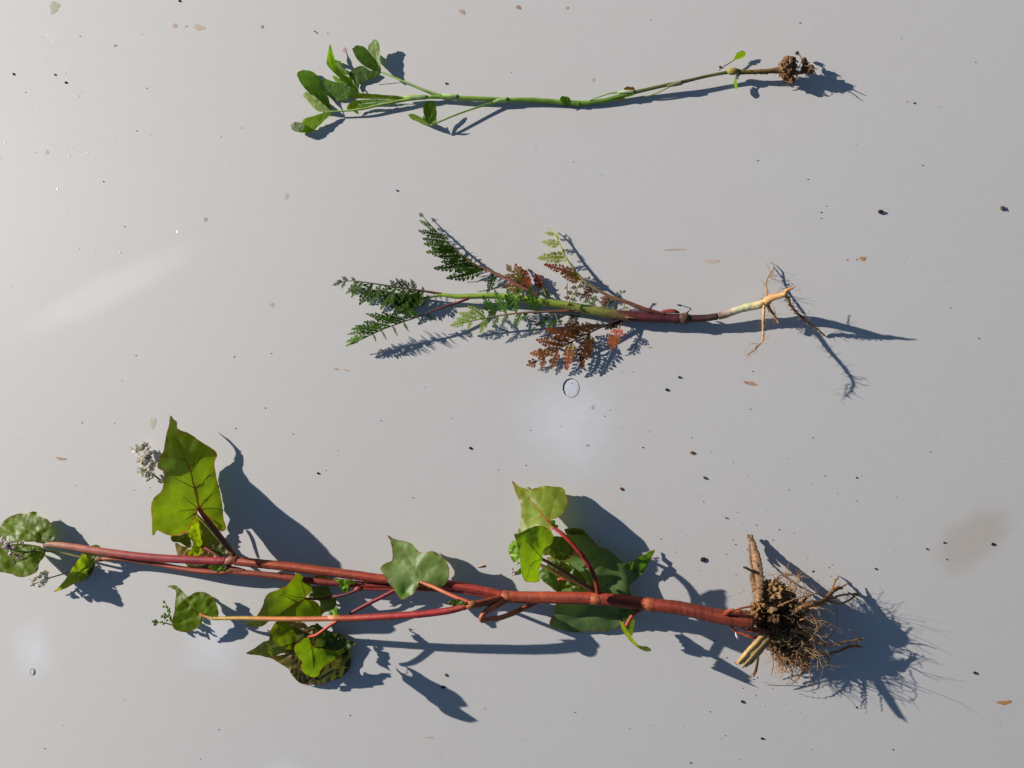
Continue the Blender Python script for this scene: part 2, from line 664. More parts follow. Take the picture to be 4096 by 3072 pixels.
# stains dried on to the paint: (x, y, rx, ry, angle, colour)
stain_mats = {}
for x, y, rx, ry, a, c in [
        (3452, 1035, 15, 9, .1, (170, 130, 92)), (3390, 1039, 5, 3, 0, (140, 95, 75)), (3428, 1039, 5, 3, 0, (140, 95, 75)),
        (2985, 1530, 12, 6, .3, (165, 125, 100)), (3008, 1535, 20, 8, .25, (172, 136, 108)), (4018, 2810, 32, 9, -.05, (165, 125, 84)),
        (2850, 1045, 34, 8, .05, (188, 172, 160)), (1380, 200, 9, 10, 0, (172, 140, 130)), (2075, 30, 12, 8, .4, (158, 125, 105)),
        (1850, 48, 16, 9, .5, (172, 148, 130)), (2270, 32, 8, 6, 0, (165, 150, 130)), (700, 104, 11, 9, 0, (182, 156, 142)),
        (797, 110, 26, 12, .2, (184, 168, 152)), (745, 106, 8, 5, 0, (180, 156, 140)), (218, 30, 20, 26, .3, (170, 166, 146)),
        (1088, 1220, 10, 10, 0, (180, 160, 140)), (245, 1835, 24, 6, .15, (165, 140, 118)), (612, 1692, 14, 22, .1, (178, 174, 156)),
        (1346, 1476, 12, 5, .3, (170, 150, 130)), (1385, 1480, 16, 4, .3, (176, 158, 138)), (2600, 1390, 10, 3, 0, (178, 140, 112)),
        (2700, 999, 48, 3, -.03, (168, 152, 134)), (822, 878, 9, 10, 0, (160, 158, 152)), (1145, 786, 10, 14, .2, (176, 172, 166)),
        (2370, 1630, 9, 9, 0, (172, 166, 164)), (1720, 2950, 18, 4, .1, (170, 160, 140)), (2372, 320, 9, 9, 0, (172, 168, 160)),
        (188, 609, 8, 9, 0, (196, 160, 142)), (1050, 108, 7, 7, 0, (150, 120, 100)), (462, 183, 8, 4, -.2, (150, 115, 90))]:
    if c not in stain_mats:
        stain_mats[c] = flat_mat('dried_stain', c, 0.7)
    flake('stain', panel, x, y, rx, ry, a, stain_mats[c], h=0.35, dome=0.5, base=0.1, jag=0.3)

# paint blister with a cracked dark lip
def ring_crack(x, y, rx, ry, a0, a1, w0, jag):
    n = 60
    V, F = [], []
    for i in range(n+1):
        a = a0+(a1-a0)*i/n
        r = 1+jag*(math.sin(11*a)*0.5+math.sin(17*a+1)*0.5)
        ww = w0*(0.25+0.75*math.sin(math.pi*i/n)**0.7)
        for q in (-ww*0.5, ww*0.5):
            V.append(P3([(x+(rx*r+q)*math.cos(a), y+(ry*r+q)*math.sin(a), 1.1)])[0])
            V.append(P3([(x+(rx*r+q)*math.cos(a), y+(ry*r+q)*math.sin(a), 0.1)])[0])
    for i in range(n):
        b = i*4
        F += [(b, b+2, b+6, b+4), (b+1, b, b+4, b+5), (b+2, b+3, b+7, b+6)]
    return V, F


blister_mat = flat_mat('blister_paint', (196, 199, 205), 0.5)
crack_mat = flat_mat('rusty_crack', (36, 30, 28), 0.8)
bl = flake('paint_blister', panel, 2284, 1552, 30, 36, 0.1, blister_mat, h=0.5, n=40, jag=0.05, dome=0.2, base=0.1)
V, F = ring_crack(2284, 1552, 31, 37, 2.3, 5.0, 5.5, 0.035)
mesh_obj('crack', V, F, crack_mat, bl)
V, F = ring_crack(2284, 1552, 31.5, 37.5, 5.0, 8.5, 1.1, 0.03)
mesh_obj('crack', V, F, flat_mat('hairline_crack', (110, 100, 94), 0.8), bl)
bl2 = flake('paint_blister', panel, 130, 2688, 9, 12, 0.1, blister_mat, h=1.0, n=20, jag=0.08, dome=0.9, base=0.2)
V, F = ring_crack(130, 2688, 9.5, 12.5, 2.0, 8.0, 2.2, 0.05)
mesh_obj('crack', V, F, crack_mat, bl2)

# ------------------------------------------------------------------ soil, crumbs
def clod_geo(c, r, sub=3, amp=0.35, freq=1.6, squash=1.0, seed=0.0):
    import bmesh
    bm = bmesh.new()
    bmesh.ops.create_icosphere(bm, subdivisions=sub, radius=1.0)
    V = []
    for v in bm.verts:
        d = v.co.normalized()
        q = d*freq+Vector((seed, seed*1.7, -seed))
        k = 1+amp*mnoise.noise(q)+amp*0.6*mnoise.noise(q*2.7)+amp*0.45*mnoise.noise(q*6.1)+amp*0.25*mnoise.noise(q*13)
        V.append((d.x*k*r, d.y*k*r, d.z*k*r*squash))
    F = [tuple(x.index for x in f.verts) for f in bm.faces]
    bm.free()
    return np.array(V)+np.asarray(c), F


def clod(name, parent, fr, X, Y, h, r, c, amp=0.4, sub=4, squash=1.0, kind=None, freq=1.7):
    a = nat(fr, [(X, Y, h)])
    rw = r*lscale(a)[0]
    V, F = clod_geo(P3(a)[0], rw, sub, amp, freq, squash, rng.uniform(0, 40))
    V[:, 2] = np.maximum(V[:, 2], 0.00002+zs(V[:, 0]))
    cc = np.repeat(np.array([lin(c)]), len(V), 0)
    nn = np.array([mnoise.noise(Vector(v*2500)) for v in V])
    cc = np.clip(cc*(1+0.5*nn[:, None]), 0.002, 1)
    return mesh_obj(name, V, F, M['soil'], parent, cc, smooth=False, kind=kind)


def crumbs(name, parent, pts, cs, kind='stuff', mat=None, low=1.0):
    """pts: world centres + radius; many crumbs in one mesh"""
    V, F, C = [], [], []
    t = (1+5**0.5)/2
    ico = np.array([(-1, t, 0), (1, t, 0), (-1, -t, 0), (1, -t, 0), (0, -1, t), (0, 1, t), (0, -1, -t), (0, 1, -t), (t, 0, -1), (t, 0, 1), (-t, 0, -1), (-t, 0, 1)])/1.9
    fc = [(0, 11, 5), (0, 5, 1), (0, 1, 7), (0, 7, 10), (0, 10, 11), (1, 5, 9), (5, 11, 4), (11, 10, 2), (10, 7, 6), (7, 1, 8), (3, 9, 4), (3, 4, 2), (3, 2, 6), (3, 6, 8), (3, 8, 9), (4, 9, 5), (2, 4, 11), (6, 2, 10), (8, 6, 7), (9, 8, 1)]
    for p, r in pts:
        b = len(V)
        v = ico*(1+rng.normal(0, 0.28, (12, 1)))*r*rng.uniform(0.6, 1.3, 3)*np.array((1, 1, low))+np.asarray(p)
        v[:, 2] = np.maximum(v[:, 2], 0.00001+zs(v[:, 0]))
        V += v.tolist()
        F += [(a+b, c+b, d+b) for a, c, d in fc]
        cc = np.array(lin(cs[rng.integers(len(cs))]))*rng.uniform(0.6, 1.3)
        C += [cc]*12
    return mesh_obj(name, V, F, mat or M['soil'], parent, np.clip(np.array(C), 0, 1), smooth=False, kind=kind)


def root_paths(start, direction, length, n, wob, r0, branch=0.3, seg=4, droop=0.0, steps=9):
    """wandering hair roots from world points; returns V,F"""
    V, F = [], []
    for i in range(n):
        p = np.array(start(i), float)
        d = np.array(direction(i), float)
        d /= np.linalg.norm(d)
        L = length*rng.uniform(0.35, 1.2)
        W = [p]
        bend = rng.normal(0, wob, 3)
        for k in range(steps):
            d = d+bend*0.45+rng.normal(0, wob, 3)
            if rng.random() < 0.25:
                bend = rng.normal(0, wob, 3)
            d[2] -= droop
            d /= np.linalg.norm(d)
            p = p+d*L/steps
            p[2] = max(p[2], 0.00008+float(zs(p[0])))
            W.append(p)
        R = np.linspace(r0, r0*0.35, len(W))*rng.uniform(0.7, 1.3)
        v, f, _ = tube_geo(np.array(W), R, seg, caps=False)
        b = len(V)
        V += v.tolist()
        F += [tuple(q+b for q in g) for g in f]
        if rng.random() < branch:
            j = rng.integers(2, steps-1)
            p2 = W[j]
            d2 = W[j+1]-W[j]+rng.normal(0, 0.6, 3)*np.linalg.norm(W[j+1]-W[j])
            W2 = [p2]
            for k in range(4):
                d2 = d2+rng.normal(0, wob*0.6, 3)*np.linalg.norm(d2)
                p2 = p2+d2*0.6
                p2 = np.array((p2[0], p2[1], max(p2[2], 0.00008+float(zs(p2[0])))))
                W2.append(p2)
            v, f, _ = tube_geo(np.array(W2), np.linspace(R[j]*0.7, R[j]*0.3, 5), seg, caps=False)
            b = len(V)
            V += v.tolist()
            F += [tuple(q+b for q in g) for g in f]
    return np.array(V), F


def hairs_obj(name, parent, V, F, c, mat=None):
    cc = np.repeat(np.array([lin(c)]), len(V), 0)*rng.uniform(0.75, 1.2, (len(V), 1))
    return mesh_obj(name, V, F, mat or M['root'], parent, np.clip(cc, 0, 1), kind='stuff')



# hairline scratches in the paint
scr_mat = flat_mat('scratch', (236, 236, 232), 0.3)
for x0, y0, x1, y1, w in [(180, 130, 227, 184, 1.6), (203, 130, 244, 180, 1.0), (281, 85, 297, 97, 1.2), (498, 690, 490, 700, 1.0), (176, 640, 188, 632, 1.2), (10, 185, 24, 188, 1.2), (272, 640, 280, 618, 2.0), (560, 2185, 612, 2178, 1.2), (740, 1160, 830, 1176, .7), (2795, 972, 2812, 956, 1.0), (1900, 980, 1990, 930, .6), (3300, 1420, 3380, 1440, .6), (620, 1330, 720, 1300, .6)]:
    W = P3([(x0+(x1-x0)*t, y0+(y1-y0)*t, .15) for t in np.linspace(0, 1, 6)])
    V, F, _ = tube_geo(W, np.array([.3, .9, 1, 1, .8, .3])*w*S*.6, 6, flat=.4)
    mesh_obj('scratch', V, F, scr_mat, panel)

GAIN = 0.84
# ================================================================== alfalfa
G1, G2, G3 = (62, 104, 22), (84, 128, 36), (96, 142, 44)
alf = empty('alfalfa_plant', P3([(2700, 330, 0)])[0], 'slender green alfalfa plant with three-part leaves and a small muddy root, topmost of the three', 'plant')
STG, STD, STB = (118, 150, 56), (86, 112, 40), (112, 104, 58)
tube('stem', alf, 'Z1', [(1340, 640, 22, 6.5), (1450, 636, 23, 8), (1620, 645, 24, 9), (1850, 655, 22, 9.5), (2050, 663, 20, 9.5), (2212, 663, 18, 10), (2350, 668, 16, 10), (2620, 692, 11, 10), (2700, 700, 11, 10)],
     [(120, 160, 66), STG, STG, (112, 146, 46)], seg=12)
tube('stem', alf, 'Z2', [(450, 414, 11, 10), (560, 413, 12, 9), (660, 398, 14, 9), (730, 381, 16, 9.5), (800, 362, 19, 9), (850, 347, 21, 7.5), (960, 321, 27, 7), (1060, 299, 31, 6.8), (1140, 284, 34, 7), (1220, 265, 36, 6.2), (1300, 246, 37, 6), (1380, 230, 38, 6), (1440, 220, 38, 7)],
     [(106, 146, 42), (112, 148, 46), (96, 104, 52), (96, 92, 50), (92, 100, 48)], seg=12)
tube('root', alf, 'Z2', [(1440, 218, 38, 8), (1510, 218, 38, 9), (1600, 218, 39, 9), (1680, 214, 40, 10), (1750, 208, 42, 11), (1800, 216, 44, 11), (1850, 222, 45, 9), (1910, 220, 48, 7), (1960, 212, 52, 4), (1990, 205, 55, 2)],
     [(124, 110, 52), (118, 98, 46), (126, 92, 56), (134, 98, 62), (118, 82, 52)], M['root'], seg=12, rough=0.3)
# sheaths and nodes
tube('stipule', alf, 'Z1', [(1480, 622, 26, 5), (1540, 630, 27, 8.5), (1620, 637, 26, 10)], [(150, 180, 96), (166, 192, 118), (120, 160, 60)])
tube('stipule', alf, 'Z1', [(1920, 690, 22, 4), (1980, 668, 24, 9), (2060, 662, 23, 10.5)], [(150, 180, 96), (160, 184, 110), (120, 160, 60)])
tube('stipule', alf, 'Z1', [(1120, 640, 24, 4), (1200, 640, 26, 9), (1290, 640, 25, 10), (1345, 640, 24, 8)], [(140, 176, 84), (158, 188, 104), (164, 190, 116), (110, 156, 56)])
tube('stipule', alf, 'Z2', [(745, 350, 26, 4), (790, 344, 28, 7), (850, 345, 25, 8)], [(176, 196, 140), (190, 206, 160), (130, 150, 80)])
tube('stipule', alf, 'Z2', [(1060, 308, 34, 4), (1100, 297, 36, 8), (1150, 286, 36, 8.5)], [(120, 112, 70), (150, 140, 110), (128, 118, 90)])
tube('node', alf, 'Z2', [(1438, 212, 40, 9), (1460, 214, 41, 14), (1490, 214, 41, 13), (1512, 216, 39, 9)], [(150, 150, 60), (172, 146, 66), (160, 132, 56), (124, 110, 52)])
tube('node', alf, 'Z2', [(405, 410, 11, 10), (425, 413, 12, 12), (450, 415, 11, 10)], [(80, 130, 34), (110, 150, 60), (80, 130, 34)])
# petioles
PT = [(132, 164, 66), (140, 168, 74)]
tube('petiole', alf, 'Z1', [(945, 418, 42, 3.5), (1000, 440, 42, 4), (1050, 460, 42, 4), (1200, 525, 38, 4.2), (1330, 578, 33, 4.6), (1480, 628, 26, 5.5)], PT)
tube('petiole', alf, 'Z1', [(497, 766, 27, 3.2), (570, 763, 27, 3.2), (700, 753, 28, 4), (800, 738, 28, 4.5), (900, 714, 28, 5), (1050, 683, 28, 5.5), (1180, 660, 25, 6), (1340, 642, 23, 6)], PT)
tube('petiole', alf, 'Z1', [(1376, 888, 40, 3.4), (1450, 858, 40, 3.4), (1600, 795, 36, 3.6), (1750, 742, 30, 3.8), (1900, 694, 24, 4.4), (1990, 664, 22, 5)], PT)
tube('petiole', alf, 'Z1', [(740, 703, 30, 2.4), (880, 692, 31, 2.4), (1060, 664, 28, 3)], [(130, 165, 90), (140, 170, 96)])
tube('petiole', alf, 'Z2', [(565, 398, 22, 2.2), (640, 370, 26, 2.6), (700, 352, 28, 2.8), (765, 346, 26, 3)], PT)
tube('petiole', alf, 'Z2', [(890, 371, 12, 1.5), (940, 368, 16, 2.6), (1000, 346, 24, 2.8), (1070, 312, 33, 3)], [(150, 160, 90), (130, 150, 70)])
# leaflets: outline, height controls, colour
def alf_leaf(outline, ctrl, c=G1, vein=None, fr='Z1', **k):
    c = (c[0], int(c[1]*.9), int(c[2]*.8))
    k.setdefault('crink', 1.0)
    k.setdefault('wave', 1.2)
    return leaf('leaflet', alf, fr, outline, ctrl, c, veins=[vein] if vein else (), vein_col=(120, 160, 80), vein_r=1.2, **k)

alf_leaf([(938, 408), (905, 415), (860, 400), (800, 370), (750, 330), (710, 275), (686, 220), (683, 205), (700, 203), (705, 186), (740, 182), (790, 195), (840, 240), (885, 300), (920, 360)],
         [(938, 408, 44), (800, 280, 52), (690, 200, 42), (840, 240, 30), (760, 335, 70)], (66, 108, 30), [(935, 404), (820, 300), (705, 200)])
alf_leaf([(937, 402), (910, 360), (870, 310), (835, 260), (825, 215), (830, 175), (860, 152), (862, 132), (885, 128), (910, 145), (925, 190), (930, 280), (938, 360)],
         [(937, 402, 44), (830, 210, 34), (925, 200, 44), (885, 130, 52)], (92, 132, 58), [(934, 395), (895, 280), (875, 150)])
alf_leaf([(942, 412), (900, 419), (850, 438), (795, 475), (850, 466), (900, 450), (936, 426)], [(942, 414, 44), (795, 475, 26), (880, 425, 42)], (104, 146, 62), [(938, 418), (870, 440), (800, 473)])
alf_leaf([(880, 425), (830, 470), (790, 500), (750, 520), (737, 577), (705, 545), (690, 490), (660, 470), (655, 430), (700, 385), (770, 360), (830, 395)],
         [(880, 425, 20), (660, 450, 14), (740, 570, 10)], (56, 98, 28), [(870, 420), (770, 440), (670, 450)])
alf_leaf([(743, 597), (700, 585), (650, 540), (590, 490), (540, 440), (490, 390), (465, 360), (455, 330), (465, 260), (476, 200), (482, 172), (495, 185), (510, 240), (525, 290), (537, 340), (555, 380), (600, 430), (660, 465), (685, 490), (700, 530), (735, 575)],
         [(743, 597, 22), (600, 490, 46), (470, 340, 58), (482, 172, 34), (640, 450, 18), (530, 330, 26)], (96, 146, 34), [(735, 585), (620, 480), (510, 350), (484, 190)], c_tip=((110, 160, 36), (480, 250), 40))
alf_leaf([(530, 305), (560, 318), (582, 318), (585, 345), (600, 380), (640, 405), (660, 430), (640, 440), (590, 432), (560, 400), (540, 360)],
         [(530, 305, 14), (590, 350, 30), (655, 430, 14)], (92, 142, 50), crink=3.0)
alf_leaf([(510, 445), (545, 458), (580, 490), (640, 528), (600, 522), (550, 507), (520, 480)], [(510, 445, 12), (640, 528, 20)], (96, 146, 44))
alf_leaf([(410, 480), (450, 475), (500, 495), (560, 510), (620, 525), (660, 570), (690, 597), (650, 625), (640, 652), (600, 665), (530, 665), (490, 625), (465, 590), (440, 540)],
         [(410, 480, 26), (690, 597, 18), (550, 590, 16), (530, 665, 10)], (70, 122, 26), [(685, 597), (560, 575), (430, 490)])
alf_leaf([(492, 757), (470, 737), (420, 690), (360, 640), (300, 598), (250, 545), (215, 490), (195, 440), (205, 415), (240, 400), (290, 400), (335, 415), (375, 450), (410, 500), (435, 560), (460, 610), (480, 670), (492, 730)],
         [(492, 757, 28), (300, 590, 52), (200, 430, 38), (290, 402, 22), (440, 580, 24)], (66, 110, 30), [(488, 745), (360, 560), (250, 420)], c_tip=((84, 126, 44), (260, 420), 40))
alf_leaf([(490, 765), (440, 770), (395, 770), (350, 740), (310, 700), (290, 670), (255, 640), (250, 615), (275, 590), (310, 606), (370, 650), (430, 700), (480, 745)],
         [(490, 765, 27), (260, 625, 18), (350, 735, 14)], (104, 142, 74), [(484, 762), (380, 700), (270, 615)])
alf_leaf([(495, 770), (485, 800), (440, 842), (400, 882), (350, 925), (300, 950), (250, 953), (190, 945), (150, 925), (140, 890), (160, 865), (200, 860), (235, 865), (245, 840), (280, 820), (340, 805), (400, 785), (450, 772)],
         [(495, 770, 27), (340, 810, 32), (240, 850, 32), (330, 940, 24), (150, 900, 28)], (98, 148, 36), [(490, 778), (350, 870), (230, 920)])
alf_leaf([(150, 870), (190, 858), (235, 868), (257, 895), (245, 925), (210, 945), (165, 935), (142, 905)], [(150, 880, 34), (255, 895, 42), (200, 945, 36)], (78, 112, 54))
alf_leaf([(655, 622), (680, 601), (740, 600), (860, 610), (980, 620), (1080, 626), (1150, 645), (1100, 665), (1000, 656), (900, 656), (800, 653), (700, 650), (660, 640)],
         [(655, 625, 36), (900, 612, 40), (900, 655, 22), (1150, 646, 27)], (98, 136, 62), [(1140, 646), (900, 632), (670, 625)])
alf_leaf([(635, 745), (645, 707), (690, 673), (740, 665), (768, 690), (745, 715), (700, 745), (660, 752)], [(635, 745, 30), (768, 690, 34), (690, 672, 42), (700, 746, 20)], (104, 146, 60), [(760, 690), (640, 742)])
alf_leaf([(740, 668), (850, 658), (1000, 660), (1065, 662), (950, 682), (820, 690), (765, 700)], [(740, 680, 16), (1065, 662, 22)], (70, 118, 34))
alf_leaf([(690, 752), (760, 708), (900, 697), (1050, 676), (900, 712), (760, 740)], [(690, 752, 18), (1050, 676, 24)], (84, 128, 44))
alf_leaf([(695, 765), (735, 762), (738, 790), (715, 780)], [(695, 765, 20), (738, 790, 8), (735, 762, 22)], (116, 160, 50))
alf_leaf([(1372, 884), (1340, 850), (1320, 800), (1310, 745), (1320, 700), (1345, 680), (1385, 676), (1415, 690), (1428, 740), (1430, 800), (1415, 850), (1392, 882)],
         [(1375, 886, 40), (1312, 745, 66), (1370, 770, 44), (1428, 745, 56), (1380, 678, 62)], (62, 104, 30), [(1374, 880), (1366, 790), (1362, 690)])
alf_leaf([(1370, 888), (1320, 880), (1270, 860), (1220, 840), (1190, 815), (1180, 795), (1200, 787), (1240, 792), (1290, 815), (1325, 840), (1352, 870)],
         [(1370, 888, 40), (1185, 800, 22), (1280, 815, 40), (1270, 860, 22)], (92, 128, 62), [(1365, 884), (1280, 840), (1195, 800)])
alf_leaf([(1380, 885), (1410, 872), (1432, 845), (1425, 822), (1400, 852)], [(1380, 885, 40), (1430, 835, 60)], (88, 130, 50))
alf_leaf([(1313, 800), (1330, 830), (1352, 868), (1330, 855), (1310, 828)], [(1313, 800, 44), (1352, 868, 40)], (74, 118, 44))
alf_leaf([(380, 392), (388, 373), (405, 371), (420, 385), (428, 410), (436, 440), (418, 432), (396, 412)], [(380, 390, 34), (436, 440, 14), (405, 371, 38)], (66, 116, 34), None, 'Z2')
alf_leaf([(410, 374), (430, 375), (445, 390), (450, 414), (438, 420), (426, 398)], [(410, 374, 34), (450, 414, 18)], (86, 132, 52), None, 'Z2')
alf_leaf([(783, 332), (790, 316), (812, 308), (824, 315), (838, 310), (852, 326), (846, 340), (815, 336)], [(783, 332, 28), (815, 308, 36), (852, 330, 26)], (112, 82, 44), None, 'Z2', crink=3)
alf_leaf([(738, 402), (755, 382), (800, 368), (830, 362), (790, 384), (760, 398)], [(738, 402, 8), (830, 362, 24)], (176, 168, 66), None, 'Z2')
alf_leaf([(740, 384), (780, 362), (850, 350), (850, 362), (800, 378)], [(740, 384, 20), (850, 352, 28)], (96, 146, 50), None, 'Z2')
# seed leaves
tube('petiole', alf, 'Z2', [(1383, 207, 30, 2), (1420, 180, 24, 2.2), (1455, 158, 24, 2.2), (1480, 142, 24, 2.4)], [(150, 120, 90), (150, 110, 80), (120, 160, 40)])
alf_leaf([(1476, 144), (1488, 112), (1508, 91), (1535, 83), (1550, 90), (1551, 110), (1530, 130), (1500, 138)], [(1478, 142, 24), (1550, 95, 24), (1505, 92, 36), (1530, 130, 12)], (118, 172, 36), None, 'Z2')
tube('petiole', alf, 'Z2', [(1520, 234, 36, 2), (1500, 250, 36, 2), (1488, 262, 36, 2)], [(150, 130, 80), (120, 160, 50)])
alf_leaf([(1485, 256), (1494, 264), (1499, 292), (1497, 326), (1487, 320), (1478, 295), (1480, 270)], [(1485, 256, 36), (1497, 326, 26), (1478, 290, 44), (1499, 292, 22)], (112, 164, 40), None, 'Z2')
# root ball
rb = clod('soil_clod', alf, 'Z6', 840, 420, 62, 27, (128, 98, 70), 0.5, 4)
for X, Y, h, r, c in [(740, 520, 52, 16, (150, 118, 86)), (800, 660, 42, 18, (112, 78, 50)), (900, 780, 34, 16, (110, 80, 54)), (1195, 350, 42, 11, (84, 64, 48)), (1250, 400, 40, 8, (80, 60, 46)), (1045, 180, 36, 7, (78, 62, 50)), (1330, 540, 52, 16, (120, 88, 58)), (1200, 500, 54, 12, (100, 72, 48)), (940, 500, 56, 16, (120, 90, 62))]:
    clod('soil_clod', rb, 'Z6', X, Y, h, r, c, 0.55, 3)
RT = [(150, 116, 82), (134, 100, 70)]
for pts in [[(860, 640, 46, 2.5), (850, 720, 34, 2), (830, 850, 20, 1.6), (820, 940, 10, 1.2)], [(1010, 560, 58, 2.2), (1020, 490, 66, 1.8), (1018, 440, 70, 1)],
            [(1060, 540, 52, 1.6), (1100, 450, 46, 1.4), (1130, 390, 42, 1.2)], [(1140, 300, 40, 2.2), (1110, 240, 38, 2.4), (1060, 190, 36, 2.6), (1035, 160, 34, 3)],
            [(1350, 520, 54, 4), (1400, 480, 62, 3), (1415, 470, 66, 1)], [(1390, 520, 54, 3.5), (1430, 512, 60, 2), (1455, 515, 64, 1)], [(1400, 560, 52, 4), (1440, 620, 44, 2.4), (1480, 690, 36, 1)],
            [(640, 520, 46, 1.6), (620, 470, 50, 1.4), (600, 510, 44, 1)], [(960, 760, 36, 2), (1000, 790, 28, 1)], [(780, 740, 34, 1.6), (765, 800, 22, 1)], [(1260, 590, 52, 2), (1310, 570, 60, 1.5), (1330, 600, 62, 1)],
            [(1390, 540, 54, 2.4), (1430, 550, 74, 1.6), (1450, 560, 84, 1)], [(1300, 560, 54, 2), (1290, 580, 74, 1.6), (1280, 620, 90, 1)]]:
    tube('root', rb, 'Z6', pts, RT, M['root'], seg=6, rough=0.3, step=4, jit=0.7)
ctrw = P3(nat('Z6', [(900, 560, 48)]))[0]
V, F = root_paths(lambda i: ctrw+rng.normal(0, 1, 3)*np.array((0.0030, 0.0014, 0.0009)), lambda i: rng.normal(0, 1, 3), 0.0032, 40, 0.35, 0.00007)
hairs_obj('root_hairs', rb, V, F, (150, 118, 84))
pts = [(ctrw+rng.normal(0, 1, 3)*np.array((0.0030, 0.0014, 0.0009)), rng.uniform(0.0002, 0.0005)) for i in range(110)]
crumbs('soil_crumbs', rb, pts, [(120, 90, 62), (90, 66, 46), (146, 112, 82)])
GAIN = 0.84
# ================================================================== phacelia (feathery leaves)
pha = empty('phacelia_plant', P3([(2700, 1270, 0)])[0], 'feathery-leaved phacelia plant with purple-green stem and bare tan forked root, middle of the three', 'plant')
st = tube('stem', pha, 'Z3', [(985, 838, 46, 7), (1050, 840, 46, 8), (1150, 853, 45, 9.5), (1300, 852, 44, 11), (1450, 847, 42, 12), (1600, 857, 41, 13), (1800, 882, 40, 15), (2000, 912, 38, 16), (2150, 935, 36, 17), (2350, 975, 34, 19), (2700, 1035, 33, 21)],
          [(130, 156, 50), (140, 164, 56), (136, 160, 52), (132, 156, 50), (124, 142, 52), (120, 122, 52), (104, 66, 52)], seg=16, rough=0.03)
tube('stem', pha, 'Z4', [(1100, 968, 33, 20), (1300, 985, 33, 21), (1450, 995, 34, 21), (1560, 1000, 35, 19), (1720, 1005, 36, 19), (1820, 1005, 38, 15), (1950, 1000, 41, 14), (2060, 985, 44, 14)],
     [(104, 62, 52), (104, 48, 50), (98, 42, 48), (90, 44, 48), (80, 48, 48), (84, 62, 56)], seg=16, rough=0.08)
tube('root', pha, 'Z5', [(690, 490, 44, 14.5), (760, 468, 48, 15), (830, 442, 54, 15), (900, 423, 60, 15.5), (980, 408, 66, 16), (1035, 385, 72, 17), (1070, 358, 92, 15.5), (1110, 342, 118, 13.5), (1150, 333, 140, 12), (1182, 322, 158, 9), (1190, 300, 168, 7), (1205, 290, 176, 5.5), (1235, 280, 184, 3.5), (1262, 262, 192, 1.5)],
     [(112, 78, 72), (190, 168, 148), (196, 198, 150), (204, 190, 140), (200, 158, 104), (186, 136, 84), (196, 150, 92), (188, 136, 78), (176, 112, 64)], M['stem'], seg=14, rough=0.16)
tube('node', pha, 'Z4', [(1700, 985, 38, 16), (1730, 1000, 38, 22), (1780, 1005, 37, 21), (1800, 1005, 38, 16)], [(94, 60, 50), (112, 86, 56), (88, 56, 48), (80, 50, 46)], rough=0.25)
TR = [(196, 158, 114), (182, 140, 98)]
rk = dict(mat=M['root'], seg=8, rough=0.25, step=5, jit=0.6)
r1 = tube('root', pha, 'Z5', [(1042, 350, 62, 3.28), (1045, 300, 50, 2.79), (1040, 250, 40, 2.46), (1052, 205, 30, 2.46), (1072, 168, 22, 2.13), (1096, 130, 14, 1.62), (1088, 105, 8, 1.08), (1065, 85, 4, 0.72)], TR, **rk)
r2 = tube('root', pha, 'Z5', [(1026, 400, 74, 6.15), (1024, 450, 88, 5.33), (1020, 500, 100, 4.92), (1018, 560, 116, 4.59), (1020, 620, 132, 4.10), (1018, 660, 142, 3.69)], TR, **rk)
r3 = tube('root', pha, 'Z5', [(1050, 405, 70, 7.38), (1085, 465, 62, 6.56), (1120, 515, 52, 4.92), (1138, 536, 46, 5.33)], TR, **rk)
r4 = tube('root', pha, 'Z5', [(1185, 328, 154, 6.56), (1205, 365, 138, 6.15), (1220, 405, 118, 5.74), (1260, 455, 90, 5.33), (1320, 512, 58, 4.92), (1400, 570, 30, 4.10), (1450, 612, 14, 3.69), (1474, 634, 6, 3.28)], [(186, 140, 92), (160, 116, 70), (120, 88, 54), (166, 120, 78), (120, 86, 60)], **rk)
for pr, L in ((r1, [[(1070, 168, 22, 1.80), (1055, 130, 16, 1.26), (1040, 95, 12, 0.90)], [(1064, 138, 16, 1.08), (1050, 125, 12, 0.90), (1040, 128, 10, 0.72)], [(1050, 205, 30, 1.35), (1078, 190, 30, 1.08), (1080, 215, 26, 0.72)], [(1040, 250, 40, 1.08), (1022, 240, 36, 0.90), (1024, 268, 30, 0.72)], [(1045, 300, 50, 1.08), (1062, 308, 50, 0.90), (1050, 325, 48, 0.72)]]),
              (r2, [[(1018, 655, 140, 3.28), (1000, 690, 150, 2.95), (960, 715, 156, 2.46), (955, 745, 158, 1.26)], [(1000, 690, 150, 2.46), (960, 735, 154, 1.97), (905, 775, 158, 1.44)], [(960, 690, 152, 1.44), (920, 693, 156, 1.35), (890, 728, 160, 1.17), (884, 786, 160, 0.81)], [(1020, 650, 140, 1.80), (1040, 660, 148, 1.44), (1062, 645, 156, 0.90)], [(1010, 680, 148, 1.44), (1035, 690, 156, 1.08), (1050, 680, 162, 0.72)], [(915, 770, 158, 1.26), (935, 785, 158, 0.72)], [(940, 740, 156, 1.26), (905, 770, 160, 1.08), (925, 785, 164, 0.63)]]),
              (pha, [[(1110, 345, 120, 1.26), (1135, 300, 112, 1.44), (1165, 258, 108, 0.90)], [(1080, 440, 60, 1.08), (1110, 470, 52, 0.90), (1095, 415, 66, 0.72)], [(1060, 450, 60, 1.08), (1045, 490, 50, 0.99), (1062, 480, 46, 0.72)], [(1200, 300, 172, 1.26), (1190, 275, 180, 0.90), (1200, 262, 186, 0.54)]])):
    for pts in L:
        tube('root', pr, 'Z5', pts, TR, M['root'], seg=5, rough=0.2, step=4, jit=0.6)
